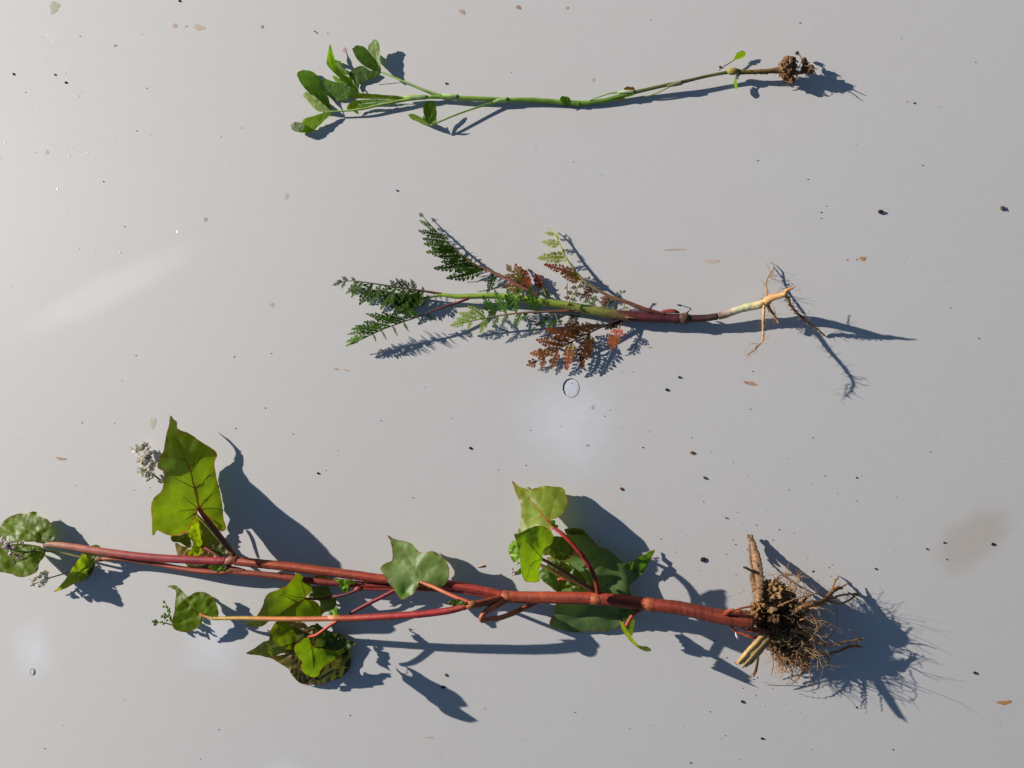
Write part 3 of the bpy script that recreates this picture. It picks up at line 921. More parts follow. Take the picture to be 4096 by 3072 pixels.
for pts, n in (([(1042, 350, 62), (1045, 300, 50), (1040, 250, 40), (1052, 205, 30), (1072, 168, 22), (1096, 130, 14)], 26), ([(1024, 450, 88), (1018, 560, 116), (1018, 660, 142), (960, 720, 154), (905, 775, 158)], 40), ([(1205, 365, 138), (1260, 455, 90), (1400, 570, 30)], 22), ([(1085, 465, 62), (1120, 515, 52)], 12), ([(1070, 358, 92), (1150, 333, 140)], 8)):
    cc_ = P3(catmull(nat('Z5', pts), 4))
    ids_ = rng.integers(0, len(cc_), n)
    V, F = root_paths(lambda i: cc_[ids_[i]], lambda i: rng.normal(0, 1, 3)+np.array((.2, -.3, 0)), 0.0042, n, 0.4, 0.00006, 0.5)
    hairs_obj('root_hairs', pha, V, F, (176, 134, 92))
tube('dead_tendril', pha, 'Z5', [(460, 462, 56, 3.5), (470, 450, 64, 2), (487, 434, 74, 2), (455, 420, 72, 1.6), (425, 412, 70, 1.6), (405, 408, 68, 4), (385, 404, 66, 2)], [(34, 26, 22), (22, 18, 16)], seg=6, step=4)
tube('bract', pha, 'Z4', [(1530, 945, 50, 6), (1590, 935, 54, 8), (1650, 935, 54, 8), (1700, 950, 48, 4)], [(124, 44, 46), (150, 66, 56), (170, 90, 70)], flat=0.5)
tube('petiole', pha, 'Z4', [(1190, 992, 56, 2), (1230, 995, 58, 3), (1285, 1003, 54, 1.4)], [(150, 110, 70), (170, 130, 80)], seg=6)
tube('dead_tendril', pha, 'Z4', [(1460, 1030, 20, 2), (1600, 1045, 16, 2), (1800, 1040, 14, 1.6), (1940, 1035, 14, 1.2)], [(110, 80, 60), (160, 130, 96)], seg=5, jit=0.8)
leaf('leaflet', pha, 'Z4', [(1660, 1020), (1690, 1000), (1705, 1020), (1695, 1050), (1665, 1062), (1650, 1050)], [(1660, 1020, 44), (1705, 1020, 52), (1660, 1060, 30)], (112, 112, 50), crink=3)


def pinna(parent, B, T, W, n, c0, c1, curl=0.1, roll=0.0, sag=0.05, asym=1.0):
    """one feathery leaflet: midrib strip with toothed lobes each side.  B, T world points"""
    m = T-B
    L = np.linalg.norm(m)
    m = m/L
    upv = np.array((0, 0, 1.0))
    s = np.cross(upv, m)
    s /= np.linalg.norm(s)+1e-9
    nn = np.cross(m, s)
    ca, sa = math.cos(roll), math.sin(roll)
    s, nn = s*ca+nn*sa, nn*ca-s*sa
    V, F, tt = [], [], []

    def at(t, y, z):
        V.append(B+m*t*L+s*y*L+nn*(z*L-sag*L*4*t*(1-t)*-1))
        tt.append(t)
        return len(V)-1
    k = 7
    pr = None
    for i in range(k):
        t = i/(k-1)*0.93
        w = max(0.03, 0.23*W*(0.5+0.7*math.sin(math.pi*t))*(1-0.6*t))
        q = (at(t, -w, 0.004), at(t, w, 0.004))
        if pr:
            F.append((pr[0], q[0], q[1], pr[1]))
        pr = q
    for i in range(n):
        t0 = (i+0.7)/(n+0.6)
        for side in (-1, 1):
            tb = t0+(0.25/n if side > 0 else 0)+rng.normal(0, 0.012)
            if tb > 0.93:
                continue
            prof = (0.55+0.75*math.sin(math.pi*min(1, tb*0.9+0.12)))*(1-0.55*tb)
            l = W*prof*rng.uniform(0.82, 1.15)*(asym if side > 0 else 1)
            bw = 0.8/n*rng.uniform(0.85, 1.1)
            a = math.radians(rng.uniform(46, 62))
            dx, dy = math.cos(a), math.sin(a)*side
            px, py = -dy*side, dx*side
            lc = curl*rng.uniform(0.4, 1.6)*rng.choice((1, 1, -0.5))
            ids = []
            for u, v in ((-.1, -.52), (.25, -.42), (.42, -.5), (.52, -.34), (.72, -.4), (.84, -.2), (1, 0), (.84, .2), (.72, .4), (.52, .34), (.42, .5), (.25, .42), (-.1, .52)):
                x = tb+dx*u*l+px*v*bw
                y = dy*u*l+py*v*bw
                ids.append(at(x, y, lc*l*u*u-0.002))
            cc = at(tb+dx*.5*l, dy*.5*l, lc*l*.25+0.012*W*6*0.2)
            for j in range(len(ids)-1):
                F.append((ids[j], ids[j+1], cc))
    # end lobe
    l, bw = W*0.75, 0.8/n
    ids = [at(0.9+u*l*0.9, v*bw, 0) for u, v in ((0, -.3), (.3, -.6), (.45, -.35), (.75, -.4), (1, 0), (.75, .4), (.45, .35), (.3, .6), (0, .3))]
    cc = at(0.9+.45*l, 0, 0.006)
    for j in range(len(ids)-1):
        F.append((ids[j], ids[j+1], cc))
    tt = np.clip(np.array(tt), 0, 1.1)[:, None]
    a, b = np.array(lin(c0)), np.array(lin(c1))
    C = (a*(1-tt)+b*tt)*(1+rng.normal(0, 0.1, (len(V), 1)))
    V = np.array(V)
    V[:, 2] = np.maximum(V[:, 2], 0.00006+zs(V[:, 0]))
    return mesh_obj('leaflet', V, F, M['fern'], parent, np.clip(C, 0, 1), smooth=True)


def feather(fr, rachis, rc, pins, c0, c1, W=0.2, n=6, roll=0.0, curl=0.12, seg=8, label=None, tip=True):
    """rachis: (X, Y, h, r).  pins: (bx, by, tx, ty, dh [, c0, c1, W, n, roll])"""
    o = tube('leaf', pha, fr, rachis, rc, seg=seg, rough=0.06)
    if label:
        o['label'] = label
    ra = catmull(nat(fr, rachis), 6)
    for q in pins:
        bx, by, tx, ty, dh = q[:5]
        a0 = q[5] if len(q) > 5 and q[5] else c0
        a1 = q[6] if len(q) > 6 and q[6] else c1
        w = q[7] if len(q) > 7 and q[7] else W
        nn = q[8] if len(q) > 8 and q[8] else n
        rl = q[9] if len(q) > 9 and q[9] is not None else roll
        b = nat(fr, [(bx, by)])[0]
        i = np.argmin(np.hypot(*(ra[:, :2]-b).T))
        d = np.hypot(*(ra[i, :2]-b))
        hb = ra[i, 2]
        if d < 30:
            b = ra[i, :2]
        t = nat(fr, [(tx, ty)])[0]
        B = P3([(b[0], b[1], hb)])[0]
        T = P3([(t[0], t[1], max(3, hb+dh))])[0]
        pinna(o, B, T, w*1.55*rng.uniform(0.9, 1.1), nn, a0, a1, curl, rl+rng.normal(0, 0.15), sag=rng.normal(0.03, 0.03))
    return o


DG, MG, PG = (52, 82, 26), (76, 112, 38), (138, 162, 80)
OR, RD, BR = (108, 68, 42), (112, 52, 46), (68, 44, 32)
# upper long leaf, seen half edge-on
feather('Z3', [(1890, 842, 44, 7), (1750, 770, 48, 6.6), (1600, 692, 46, 6), (1450, 625, 42, 5.4), (1300, 558, 38, 4.4), (1150, 440, 33, 3.4), (1000, 290, 28, 2.6), (920, 208, 24, 2), (848, 122, 20, 1.2)],
        [(132, 58, 54), (140, 78, 60), (128, 92, 60), (96, 96, 50), (70, 92, 40)],
        [(870, 150, 838, 118, 2, None, None, .3, 4), (945, 232, 840, 183, 8), (985, 275, 905, 240, 6), (1012, 305, 835, 273, 14), (1040, 335, 935, 310, 8), (1065, 372, 872, 343, 16), (1110, 425, 888, 388, 18), (1135, 450, 960, 440, 20),
         (1165, 472, 908, 462, 20), (1205, 500, 1010, 500, 22), (1250, 535, 1040, 548, 22), (1300, 560, 980, 604, 22), (1330, 575, 1140, 600, 16), (1395, 622, 1095, 690, 16), (1370, 600, 1250, 640, 10), (1400, 625, 1370, 655, 6), (1475, 680, 1440, 812, -10),
         (1000, 290, 1090, 350, -18), (1100, 400, 1190, 470, -22), (1220, 505, 1320, 590, -26)], DG, (74, 108, 52), W=0.17, n=7, roll=-0.5,
        label='dark green feathery leaf seen half edge-on')
# reddish basal leaflets under it
feather('Z3', [(1840, 830, 30, 4), (1770, 770, 28, 3), (1700, 720, 24, 2), (1650, 640, 18, 1.2)], [(120, 110, 60), (120, 120, 50)],
        [(1650, 640, 1612, 578, 2, (110, 110, 44), (140, 74, 44)), (1690, 690, 1605, 665, -2), (1740, 745, 1690, 590, 4), (1800, 790, 1735, 618, 8, (130, 70, 44), RD), (1815, 795, 1775, 645, 8, OR, RD), (1740, 770, 1600, 762, -6), (1750, 790, 1665, 822, -8, MG, DG)],
        (92, 104, 40), OR, W=0.3, n=4)
feather('Z3', [(1960, 850, 26, 2.4), (1925, 770, 22, 1.8), (1900, 720, 20, 1.2)], [(128, 130, 70), (130, 90, 60)],
        [(1900, 740, 1868, 665, 2, RD, (160, 60, 62)), (1895, 790, 1865, 720, 2, (150, 70, 60), RD), (1955, 850, 1985, 840, -4, MG, MG)], RD, RD, W=0.3, n=3)
# left leaf pointing furthest left
feather('Z3', [(1030, 832, 48, 6), (900, 810, 54, 4.6), (800, 795, 58, 4), (600, 765, 58, 3.4), (400, 735, 52, 2.6), (250, 716, 44, 2), (160, 725, 38, 1.6), (78, 750, 32, 1)], [(104, 80, 44), (78, 66, 36), (60, 70, 30), (60, 84, 34)],
        [(200, 718, 155, 680, 4), (270, 718, 235, 686, 4), (150, 728, 75, 752, 0), (165, 724, 110, 712, 2), (180, 722, 150, 775, -4), (290, 722, 200, 818, -8), (340, 726, 245, 842, -8), (420, 738, 320, 902, -10), (500, 750, 405, 912, -10), (570, 760, 465, 860, -8),
         (640, 772, 505, 942, -12), (700, 780, 600, 930, -12), (760, 790, 640, 990, -14), (840, 802, 700, 975, -16), (640, 770, 580, 716, 8), (690, 778, 635, 703, 8), (740, 785, 680, 708, 8), (800, 795, 765, 713, 6), (880, 806, 860, 770, 4), (880, 806, 800, 950, -16)],
        (44, 70, 20), (52, 80, 26), W=0.26, n=5, roll=0.25, label='dark green feathery leaf at the shoot tip')
feather('Z3', [(1000, 850, 44, 5), (900, 862, 42, 4), (780, 880, 40, 3), (660, 900, 36, 2), (560, 905, 32, 1.2)], [(96, 120, 50), (70, 100, 40)],
        [(900, 862, 860, 935, -8), (850, 872, 780, 930, -6), (800, 880, 730, 950, -6), (740, 890, 650, 960, -6), (690, 896, 590, 940, -4), (860, 870, 760, 840, 8), (790, 880, 680, 850, 8), (720, 890, 620, 870, 6), (640, 900, 540, 860, 4), (600, 904, 500, 900, 0)],
        (70, 112, 40), (62, 102, 40), W=0.28, n=5)
# lower left leaf
feather('Z3', [(1270, 872, 46, 5.5), (1150, 917, 62, 5), (1050, 947, 72, 4.6), (950, 982, 76, 3.8), (800, 1040, 78, 3.2), (650, 1092, 74, 2.6), (500, 1150, 66, 2.2), (350, 1220, 56, 1.8), (195, 1292, 42, 1.2)], [(150, 70, 64), (110, 60, 44), (70, 72, 34), (84, 108, 40), (84, 124, 40)],
        [(820, 1032, 705, 945, 40), (780, 1046, 650, 985, 40), (720, 1068, 530, 1005, 40), (690, 1080, 480, 1040, 38), (640, 1095, 390, 1012, 40), (580, 1122, 360, 1080, 38), (530, 1142, 290, 1115, 38), (470, 1165, 250, 1140, 36), (440, 1180, 213, 1186, 34), (380, 1206, 200, 1250, 8), (320, 1234, 190, 1290, 2),
         (820, 1032, 860, 1100, -30), (700, 1075, 740, 1160, -34), (600, 1112, 640, 1200, -34), (500, 1150, 540, 1230, -32), (420, 1186, 450, 1250, -28), (900, 1000, 960, 1060, -30)],
        (66, 110, 32), (78, 118, 40), W=0.2, n=6, roll=0.7, label='green feathery leaf casting a fern-like shadow')
# pale leaf crossing in front of the stem
feather('Z4', [(760, 945, 58, 6), (620, 935, 62, 5.6), (400, 942, 64, 4.6), (200, 952, 64, 4), (0, 976, 62, 3.4), (-160, 1004, 58, 2.8), (-280, 1030, 54, 2.2), (-455, 1068, 46, 1.2)], [(100, 60, 50), (112, 78, 54), (112, 92, 56), (120, 120, 60), (140, 150, 70)],
        [], PG, PG)
pale = bpy.data.objects[[n for n in WL][-1]]
RB = catmull(nat('Z4', [(760, 945, 58), (620, 935, 62), (400, 942, 64), (200, 952, 64), (0, 976, 62), (-160, 1004, 58), (-280, 1030, 54), (-455, 1068, 46)]), 6)
for bx, by, tx, ty, dh in [(1510, 1010, 1405, 862, 10), (1600, 985, 1508, 815, 12), (1700, 975, 1618, 805, 12), (1870, 960, 1810, 790, 14), (1420, 1042, 1278, 945, 8), (1345, 1060, 1195, 1000, 4), (1240, 1080, 1118, 1108, -2), (1290, 1075, 1168, 1050, 2),
                           (1430, 1045, 1375, 1165, -12), (1530, 1026, 1488, 1122, -14), (1625, 1012, 1570, 1100, -16), (1735, 1000, 1680, 1115, -18), (1300, 1075, 1262, 1142, -8), (1800, 985, 1745, 1060, -14)]:
    b = nat('Z3', [(bx, by)])[0]
    t = nat('Z3', [(tx, ty)])[0]
    i = np.argmin(np.hypot(*(RB[:, :2]-b).T))
    B = P3([RB[i]])[0]
    T = P3([(t[0], t[1], RB[i, 2]+dh)])[0]
    far = bx < 1460
    pinna(pale, B, T, 0.33, 6, (120, 152, 72) if far else (70, 108, 44), (134, 160, 88) if far else (56, 94, 40), 0.1, rng.normal(0, .2), 0.03)
# top right leaf
feather('Z4', [(1560, 968, 46, 8), (1400, 924, 52, 8), (1200, 850, 54, 7.4), (1060, 803, 54, 6.6), (950, 747, 52, 6), (850, 686, 48, 5.4), (780, 630, 45, 5), (720, 568, 42, 4.4), (660, 480, 38, 3.8), (610, 400, 34, 3.4), (570, 310, 29, 2.8), (530, 230, 24, 2.2), (462, 152, 18, 1.4)],
        [(112, 52, 50), (124, 66, 56), (132, 86, 60), (120, 100, 56), (130, 130, 60), (168, 182, 104), (178, 194, 116)],
        [(625, 425, 372, 430, 10), (560, 320, 408, 275, 6), (510, 212, 428, 190, 4), (530, 230, 555, 185, -6), (490, 190, 515, 155, 0), (470, 165, 445, 150, 0), (545, 260, 555, 215, -6), (580, 340, 600, 345, -8), (600, 390, 540, 380, 2), (660, 480, 690, 495, -8, MG, DG), (640, 440, 580, 470, -4), (600, 385, 620, 345, -6),
         (740, 590, 420, 492, 14, (104, 76, 46), (140, 66, 66), .12, 9), (770, 618, 600, 560, -4, MG, (96, 70, 44), .2, 6), (795, 640, 610, 608, -6, (88, 72, 40), (110, 70, 50), .2, 6)],
        (150, 172, 92), (172, 186, 112), W=0.2, n=6, roll=-0.3, label='pale green feathery leaf pointing up')
feather('Z4', [(775, 650, 60, 3), (740, 700, 66, 2.8), (690, 780, 72, 2.6), (640, 870, 76, 2), (612, 905, 78, 1.2)], [(140, 132, 66), (150, 140, 70), (150, 104, 56)],
        [(730, 712, 790, 690, 0, DG, BR), (735, 706, 680, 715, 2, BR, BR), (700, 765, 765, 775, 0), (700, 765, 640, 760, 2, BR, OR), (665, 820, 720, 835, 0), (668, 815, 615, 805, 2, BR, OR), (640, 870, 690, 880, -2), (630, 880, 598, 910, 0, OR, OR), (775, 655, 800, 680, -4, DG, BR)],
        (74, 88, 40), BR, W=0.32, n=3)
feather('Z4', [(905, 735, 40, 2.6), (870, 780, 34, 2.2), (850, 830, 28, 1.6), (838, 885, 24, 1)], [(110, 90, 60), (90, 120, 50)],
        [(880, 765, 800, 715, 6, BR, OR), (870, 780, 790, 800, 2, BR, (96, 64, 40)), (860, 805, 925, 830, 0), (850, 830, 795, 850, 0), (845, 850, 900, 880, -2), (838, 875, 815, 900, -2), (840, 880, 870, 900, -2), (885, 755, 930, 750, 4, OR, BR)], (72, 112, 44), (60, 96, 40), W=0.34, n=4)
feather('Z4', [(1075, 812, 50, 2.4), (1040, 840, 44, 2), (1018, 880, 38, 1.4), (1015, 915, 34, 1)], [(100, 100, 56), (90, 130, 50)],
        [(1050, 835, 970, 810, 6, (120, 70, 44), OR), (1030, 855, 955, 850, 2, OR, RD), (1025, 865, 1070, 850, 0), (1020, 890, 985, 900, 0), (1015, 900, 1030, 920, -2)], (70, 116, 44), (60, 100, 40), W=0.34, n=3)
feather('Z4', [(1090, 808, 54, 2.2), (1120, 785, 54, 1.8), (1150, 765, 52, 1.4), (1180, 745, 50, 1)], [(100, 90, 56), (80, 130, 50)],
        [(1120, 785, 1110, 755, 4), (1130, 780, 1150, 800, -4), (1150, 765, 1140, 738, 3), (1160, 760, 1190, 745, 0)], (66, 120, 48), (60, 104, 44), W=0.36, n=3)
feather('Z4', [(1175, 862, 40, 2), (1182, 890, 34, 1.6), (1195, 918, 28, 1)], [(120, 120, 60), (120, 150, 60)], [(1185, 895, 1215, 905, 0), (1185, 895, 1165, 915, 0), (1195, 915, 1200, 925, 0)], (120, 150, 60), (120, 140, 60), W=0.34, n=2)
feather('Z4', [(640, 670, 34, 2), (635, 720, 28, 1.8), (640, 770, 22, 1.4)], [(120, 84, 50), (150, 116, 70)], [(636, 700, 615, 720, 0), (638, 740, 655, 755, 0), (640, 765, 640, 790, 0)], OR, OR, W=0.3, n=2)
feather('Z4', [(400, 690, 22, 2.2), (420, 735, 18, 2), (440, 770, 16, 1.4)], [(130, 140, 66), (140, 150, 80)], [(410, 715, 440, 770, 0), (435, 760, 470, 800, 0)], (120, 140, 60), MG, W=0.3, n=3)
# dark red-brown leaf below the stem
feather('Z4', [(1190, 1002, 34, 6), (1060, 1046, 40, 4.4), (950, 1092, 44, 3.6), (850, 1140, 46, 3.2), (720, 1202, 46, 2.8), (600, 1270, 42, 2.6), (500, 1332, 36, 2.2), (400, 1384, 28, 1.8), (285, 1440, 18, 1.2)], [(70, 40, 40), (58, 38, 34), (54, 40, 30), (84, 54, 34), (140, 92, 54)],
        [(870, 1130, 640, 1068, 6), (885, 1122, 820, 1045, 8), (940, 1095, 920, 1040, 6, DG, BR), (960, 1085, 870, 1070, 6), (1000, 1070, 960, 1040, 4, DG, DG), (730, 1198, 460, 1110, 4, BR, (120, 66, 46), .22, 6), (780, 1172, 620, 1120, 4), (610, 1265, 370, 1212, 2, (80, 48, 32), (110, 66, 40), .24, 6), (660, 1236, 520, 1195, 2), (480, 1345, 310, 1335, 0, OR, (136, 80, 46), .3, 4), (350, 1408, 275, 1440, 0, OR, (130, 70, 44), .45, 3), (420, 1372, 380, 1320, 0, OR, OR, .4, 3), (530, 1312, 430, 1300, 0, OR, OR, .3, 4),
         (420, 1372, 395, 1470, -4, OR, (136, 76, 44), .3, 4), (550, 1298, 490, 1465, -6, OR, OR, .24, 5), (690, 1220, 635, 1475, -10, (90, 78, 36), (150, 76, 56), .2, 6), (835, 1148, 775, 1460, -12, (48, 40, 28), (104, 54, 40), .17, 8), (860, 1160, 845, 1360, -16, (70, 60, 36), (150, 130, 66), .16, 5)],
        (72, 50, 32), (84, 50, 34), W=0.24, n=5, label='red-brown feathery leaf below the purple stem')
feather('Z4', [(1170, 1010, 30, 4), (1150, 1055, 34, 3), (1122, 1110, 36, 2.2), (1095, 1170, 34, 2), (1075, 1230, 28, 1.2)], [(70, 50, 40), (110, 70, 50), (190, 116, 80)],
        [(1115, 1120, 1160, 1150, 6, (168, 84, 78), (172, 86, 82), .5, 2), (1118, 1118, 1065, 1130, 4, (190, 96, 86), (196, 96, 92), .5, 2), (1120, 1100, 1140, 1120, 6, (190, 92, 86), (200, 96, 92), .5, 2), (1098, 1150, 1030, 1215, 0, (172, 110, 74), (166, 88, 70), .36, 4), (1090, 1170, 1060, 1278, -4, (178, 118, 76), (166, 90, 68), .36, 4), (1092, 1160, 1115, 1230, -4, (172, 106, 72), (166, 88, 70), .34, 4), (1160, 1030, 1060, 1050, 4, DG, BR, .24, 5), (1165, 1020, 1010, 1100, 0, BR, BR, .22, 5)],
        (166, 96, 74), (166, 88, 76), W=0.36, n=3, label='salmon-red withered leaflet')
feather('Z4', [(760, 985, 40, 3), (640, 970, 42, 2.6), (560, 1005, 38, 2.2), (490, 1070, 30, 1.8), (432, 1132, 22, 1.2)], [(70, 80, 40), (90, 130, 50), (56, 80, 36)],
        [(620, 975, 540, 990, 4), (560, 1005, 580, 1060, -6), (540, 1020, 460, 1075, 2), (510, 1050, 520, 1000, 4), (490, 1070, 430, 1132, 0), (650, 970, 700, 1000, -4), (700, 975, 640, 1050, -8, DG, BR)], MG, DG, W=0.2, n=5)
feather('Z4', [(520, 955, 40, 3), (470, 985, 38, 2.4), (400, 1040, 34, 2), (340, 1085, 28, 1.6), (283, 1137, 20, 1.2)], [(84, 110, 46), (60, 90, 40), (50, 64, 32)],
        [(470, 985, 440, 960, 4), (450, 1000, 410, 1070, -6), (420, 1025, 350, 1070, 0), (380, 1055, 330, 1060, 4), (340, 1085, 285, 1135, 0), (440, 1010, 400, 980, 2)], MG, DG, W=0.2, n=5)
# fine hairs on the stalks
def stem_hairs(parent, fr, pts, n, ln):
    W, R = path(fr, pts, 6)
    V, F = [], []
    for i in range(n):
        j = rng.integers(1, len(W)-1)
        t = W[j+1]-W[j-1]
        t /= np.linalg.norm(t)
        d = rng.normal(0, 1, 3)
        d -= t*np.dot(d, t)
        d /= np.linalg.norm(d)
        b = W[j]+d*R[j]*0.9+t*rng.uniform(-1, 1)*0.0003
        e = b+(d+t*rng.normal(0, .3))*ln*rng.uniform(.5, 1.3)
        s = np.cross(d, t)*0.00003
        k = len(V)
        V += [b-s, b+s, e, b+t*0.00005]
        F += [(k, k+1, k+2), (k+1, k+3, k+2), (k+3, k, k+2)]
    hairs_obj('stem_hairs', parent, np.array(V), F, (206, 206, 176), M['stem'])


stem_hairs(st, 'Z3', [(985, 838, 46, 7), (1300, 852, 44, 11), (1600, 857, 41, 13), (2000, 912, 38, 16), (2350, 975, 34, 19), (2700, 1035, 33, 21)], 900, 0.0008)
stem_hairs(st, 'Z3', [(1890, 842, 44, 7), (1750, 770, 48, 6.6), (1600, 692, 46, 6), (1450, 625, 42, 5.4), (1300, 558, 38, 4.4), (1150, 440, 33, 3.4), (1000, 290, 28, 2.6)], 350, 0.0006)
stem_hairs(st, 'Z4', [(1400, 924, 52, 8), (1200, 850, 54, 7.4), (1060, 803, 54, 6.6), (950, 747, 52, 6), (850, 686, 48, 5.4), (720, 568, 42, 4.4), (610, 400, 34, 3.4), (530, 230, 24, 2.2)], 350, 0.0006)
pts = []
W5, R5 = path('Z5', [(1190, 340, 150, 8), (1220, 405, 118, 7), (1260, 455, 90, 6.5), (1320, 512, 58, 6)], 5)
for i in range(90):
    j = rng.integers(len(W5))
    pts.append((W5[j]+rng.normal(0, 1, 3)*R5[j]*0.7, rng.uniform(.00012, .0003)))
for i in range(60):
    pts.append((P3(nat('Z5', [(1035+rng.normal(0, 14), 385+rng.normal(0, 12), 78)]))[0]+rng.normal(0, .0006, 3), rng.uniform(.00012, .0003)))
crumbs('soil_crumbs', pha, pts, [(70, 48, 34), (96, 66, 44), (130, 92, 60)])
GAIN = (0.78, 0.66, 0.54)
# ================================================================== buckwheat
buck = empty('buckwheat_plant', P3([(2700, 2450, 0)])[0], 'large red-stemmed buckwheat plant with heart-shaped leaves, white flowers and muddy root ball', 'plant')
RS, RS2, CR = (158, 72, 52), (146, 62, 46), (164, 52, 56)
sk = dict(seg=20, ridge=0.045, rough=0.08)
tube('stem', buck, 'N', [(3010, 2490, 200, 27), (2970, 2482, 197, 29), (2912, 2471, 192, 29), (2850, 2460, 186, 28.5), (2760, 2440, 174, 26.5), (2690, 2428, 163, 26), (2600, 2419, 150, 25)],
     [(120, 56, 40), (128, 60, 40), (116, 52, 40), (124, 52, 40), (140, 58, 44)], **sk)
tube('stem', buck, 'N', [(2600, 2419, 150, 25), (2510, 2407, 138, 24.5), (2391, 2394, 120, 24), (2250, 2391, 102, 23.5), (2100, 2389, 86, 22.5), (2025, 2386, 80, 23)], [(140, 56, 44), (146, 60, 44), (150, 68, 46), (152, 70, 48)], **sk)
tube('stem', buck, 'N', [(2020, 2384, 82, 17), (1960, 2368, 84, 17), (1860, 2349, 88, 17.5), (1790, 2338, 90, 17.5), (1700, 2330, 92, 17.5), (1533, 2316, 94, 17.5), (1443, 2304, 96, 17.5), (1307, 2286, 98, 17.5), (1170, 2268, 100, 17.5), (1035, 2254, 102, 17), (940, 2244, 98, 16)],
     [(168, 74, 60), (160, 62, 58), (158, 66, 52), (162, 76, 54), (160, 74, 52), (164, 82, 58)], **sk)
tube('stem', buck, 'B1', [(1672, 1186, 97, 13.5), (1600, 1186, 96, 15), (1400, 1178, 92, 15.5), (1200, 1168, 88, 15.5), (1000, 1150, 84, 15), (850, 1130, 80, 14.5), (700, 1110, 76, 14), (560, 1086, 72, 13), (430, 1068, 68, 11.5), (340, 1062, 66, 10)],
     [(156, 44, 58), (158, 48, 60), (164, 60, 66), (170, 84, 78), (180, 112, 98), (196, 150, 124)], seg=18, ridge=0.03, rough=0.03)
# second stem
tube('stem', buck, 'N', [(2015, 2392, 80, 12), (1930, 2376, 78, 12), (1800, 2358, 74, 12), (1650, 2350, 72, 12), (1555, 2343, 70, 12.5), (1443, 2338, 70, 13), (1352, 2331, 70, 13), (1243, 2322, 72, 13), (1126, 2306, 74, 12.5), (990, 2292, 76, 11.5), (918, 2284, 74, 11)],
     [(170, 76, 60), (160, 62, 58), (136, 46, 50), (132, 46, 46), (150, 70, 50), (160, 84, 58)], **sk)
tube('stem', buck, 'B1', [(1690, 1262, 74, 11), (1600, 1270, 72, 10.5), (1400, 1252, 68, 10), (1200, 1216, 64, 9.5), (1000, 1185, 60, 9), (850, 1170, 58, 8.5), (740, 1172, 57, 8)], [(150, 70, 50), (160, 76, 58), (166, 84, 62), (166, 92, 64), (160, 110, 66)], seg=12)
tube('peduncle', buck, 'B1', [(735, 1175, 57, 6), (660, 1172, 56, 5), (560, 1150, 56, 4.4), (450, 1125, 58, 4.2), (330, 1112, 82, 4.4), (230, 1118, 98, 3), (180, 1130, 116, 2)], [(150, 130, 70), (112, 130, 60), (92, 120, 54)], seg=8)
tube('peduncle', buck, 'B1', [(620, 1215, 56, 2.4), (515, 1265, 56, 2.6), (440, 1290, 56, 2.6), (370, 1310, 56, 2.6)], [(110, 130, 60), (120, 140, 70)], seg=8)
# third stem
tube('stem', buck, 'B4', [(1545, 1030, 86, 13), (1450, 1058, 122, 13.5), (1350, 1082, 156, 14), (1250, 1102, 180, 14), (1180, 1115, 192, 14)], [(160, 80, 54), (152, 72, 48), (158, 84, 56)], **sk)
tube('stem', buck, 'B3', [(2180, 480, 192, 14), (2100, 505, 194, 13.5), (2000, 532, 194, 13.5), (1850, 555, 191, 13.5), (1700, 570, 187, 13.5), (1500, 583, 180, 13.5), (1300, 595, 173, 13), (1150, 602, 166, 12), (1010, 605, 160, 12)],
     [(158, 64, 52), (162, 46, 50), (164, 52, 54), (170, 66, 58), (176, 84, 64)], **sk)
tube('stem', buck, 'B3', [(1010, 605, 160, 11), (900, 607, 154, 10.5), (700, 610, 142, 10.5), (500, 610, 130, 10), (300, 606, 117, 9.5), (150, 603, 107, 8.5), (0, 604, 96, 7.5), (-100, 606, 93, 7)],
     [(176, 96, 66), (182, 106, 68), (180, 116, 66), (180, 128, 66), (178, 150, 72), (176, 160, 76)], seg=14)
# nodes
ND = [(150, 72, 48), (172, 98, 66), (156, 90, 56), (140, 62, 44)]
tube('node', buck, 'N', [(2010, 2384, 80, 22), (2022, 2386, 81, 25), (2035, 2388, 81, 25), (2050, 2389, 81, 22)], ND, seg=16, rough=0.1)
tube('node', buck, 'N', [(2362, 2394, 116, 23), (2382, 2395, 120, 26), (2396, 2395, 121, 26), (2410, 2396, 122, 23)], ND, seg=16, rough=0.1)
tube('node', buck, 'N', [(2574, 2415, 147, 24), (2590, 2417, 150, 26.6), (2604, 2419, 151, 26.6), (2620, 2421, 152, 25)], ND, seg=16, rough=0.1)
tube('node', buck, 'B4', [(1105, 1135, 192, 12), (1140, 1122, 193, 16.5), (1185, 1112, 192, 16.5), (1220, 1108, 188, 13)], [(196, 140, 100), (190, 130, 84), (160, 106, 62), (150, 80, 52)], seg=14, rough=0.1)
tube('node', buck, 'B3', [(915, 604, 155, 9), (950, 602, 158, 11.5), (1000, 604, 160, 12.6), (1030, 606, 161, 11)], [(204, 150, 120), (200, 150, 112), (176, 116, 66), (170, 80, 60)], seg=14, rough=0.1)
tube('node', buck, 'B2', [(735, 1258, 97, 12), (760, 1252, 98, 17), (800, 1240, 98, 19), (835, 1248, 98, 17)], [(170, 110, 84), (156, 90, 64), (136, 76, 50), (150, 76, 52)], seg=14, rough=0.1)
tube('node', buck, 'B2', [(740, 1330, 74, 11), (770, 1325, 75, 14), (830, 1330, 75, 13), (890, 1345, 75, 11)], [(140, 80, 54), (120, 74, 48), (120, 64, 46), (160, 84, 56)], seg=14, rough=0.1)
tube('node', buck, 'B3', [(1150, 352, 86, 7), (1175, 342, 87, 10), (1200, 342, 86, 8), (1215, 345, 86, 6)], [(150, 66, 56), (160, 86, 70), (140, 60, 54), (136, 50, 50)], seg=10)
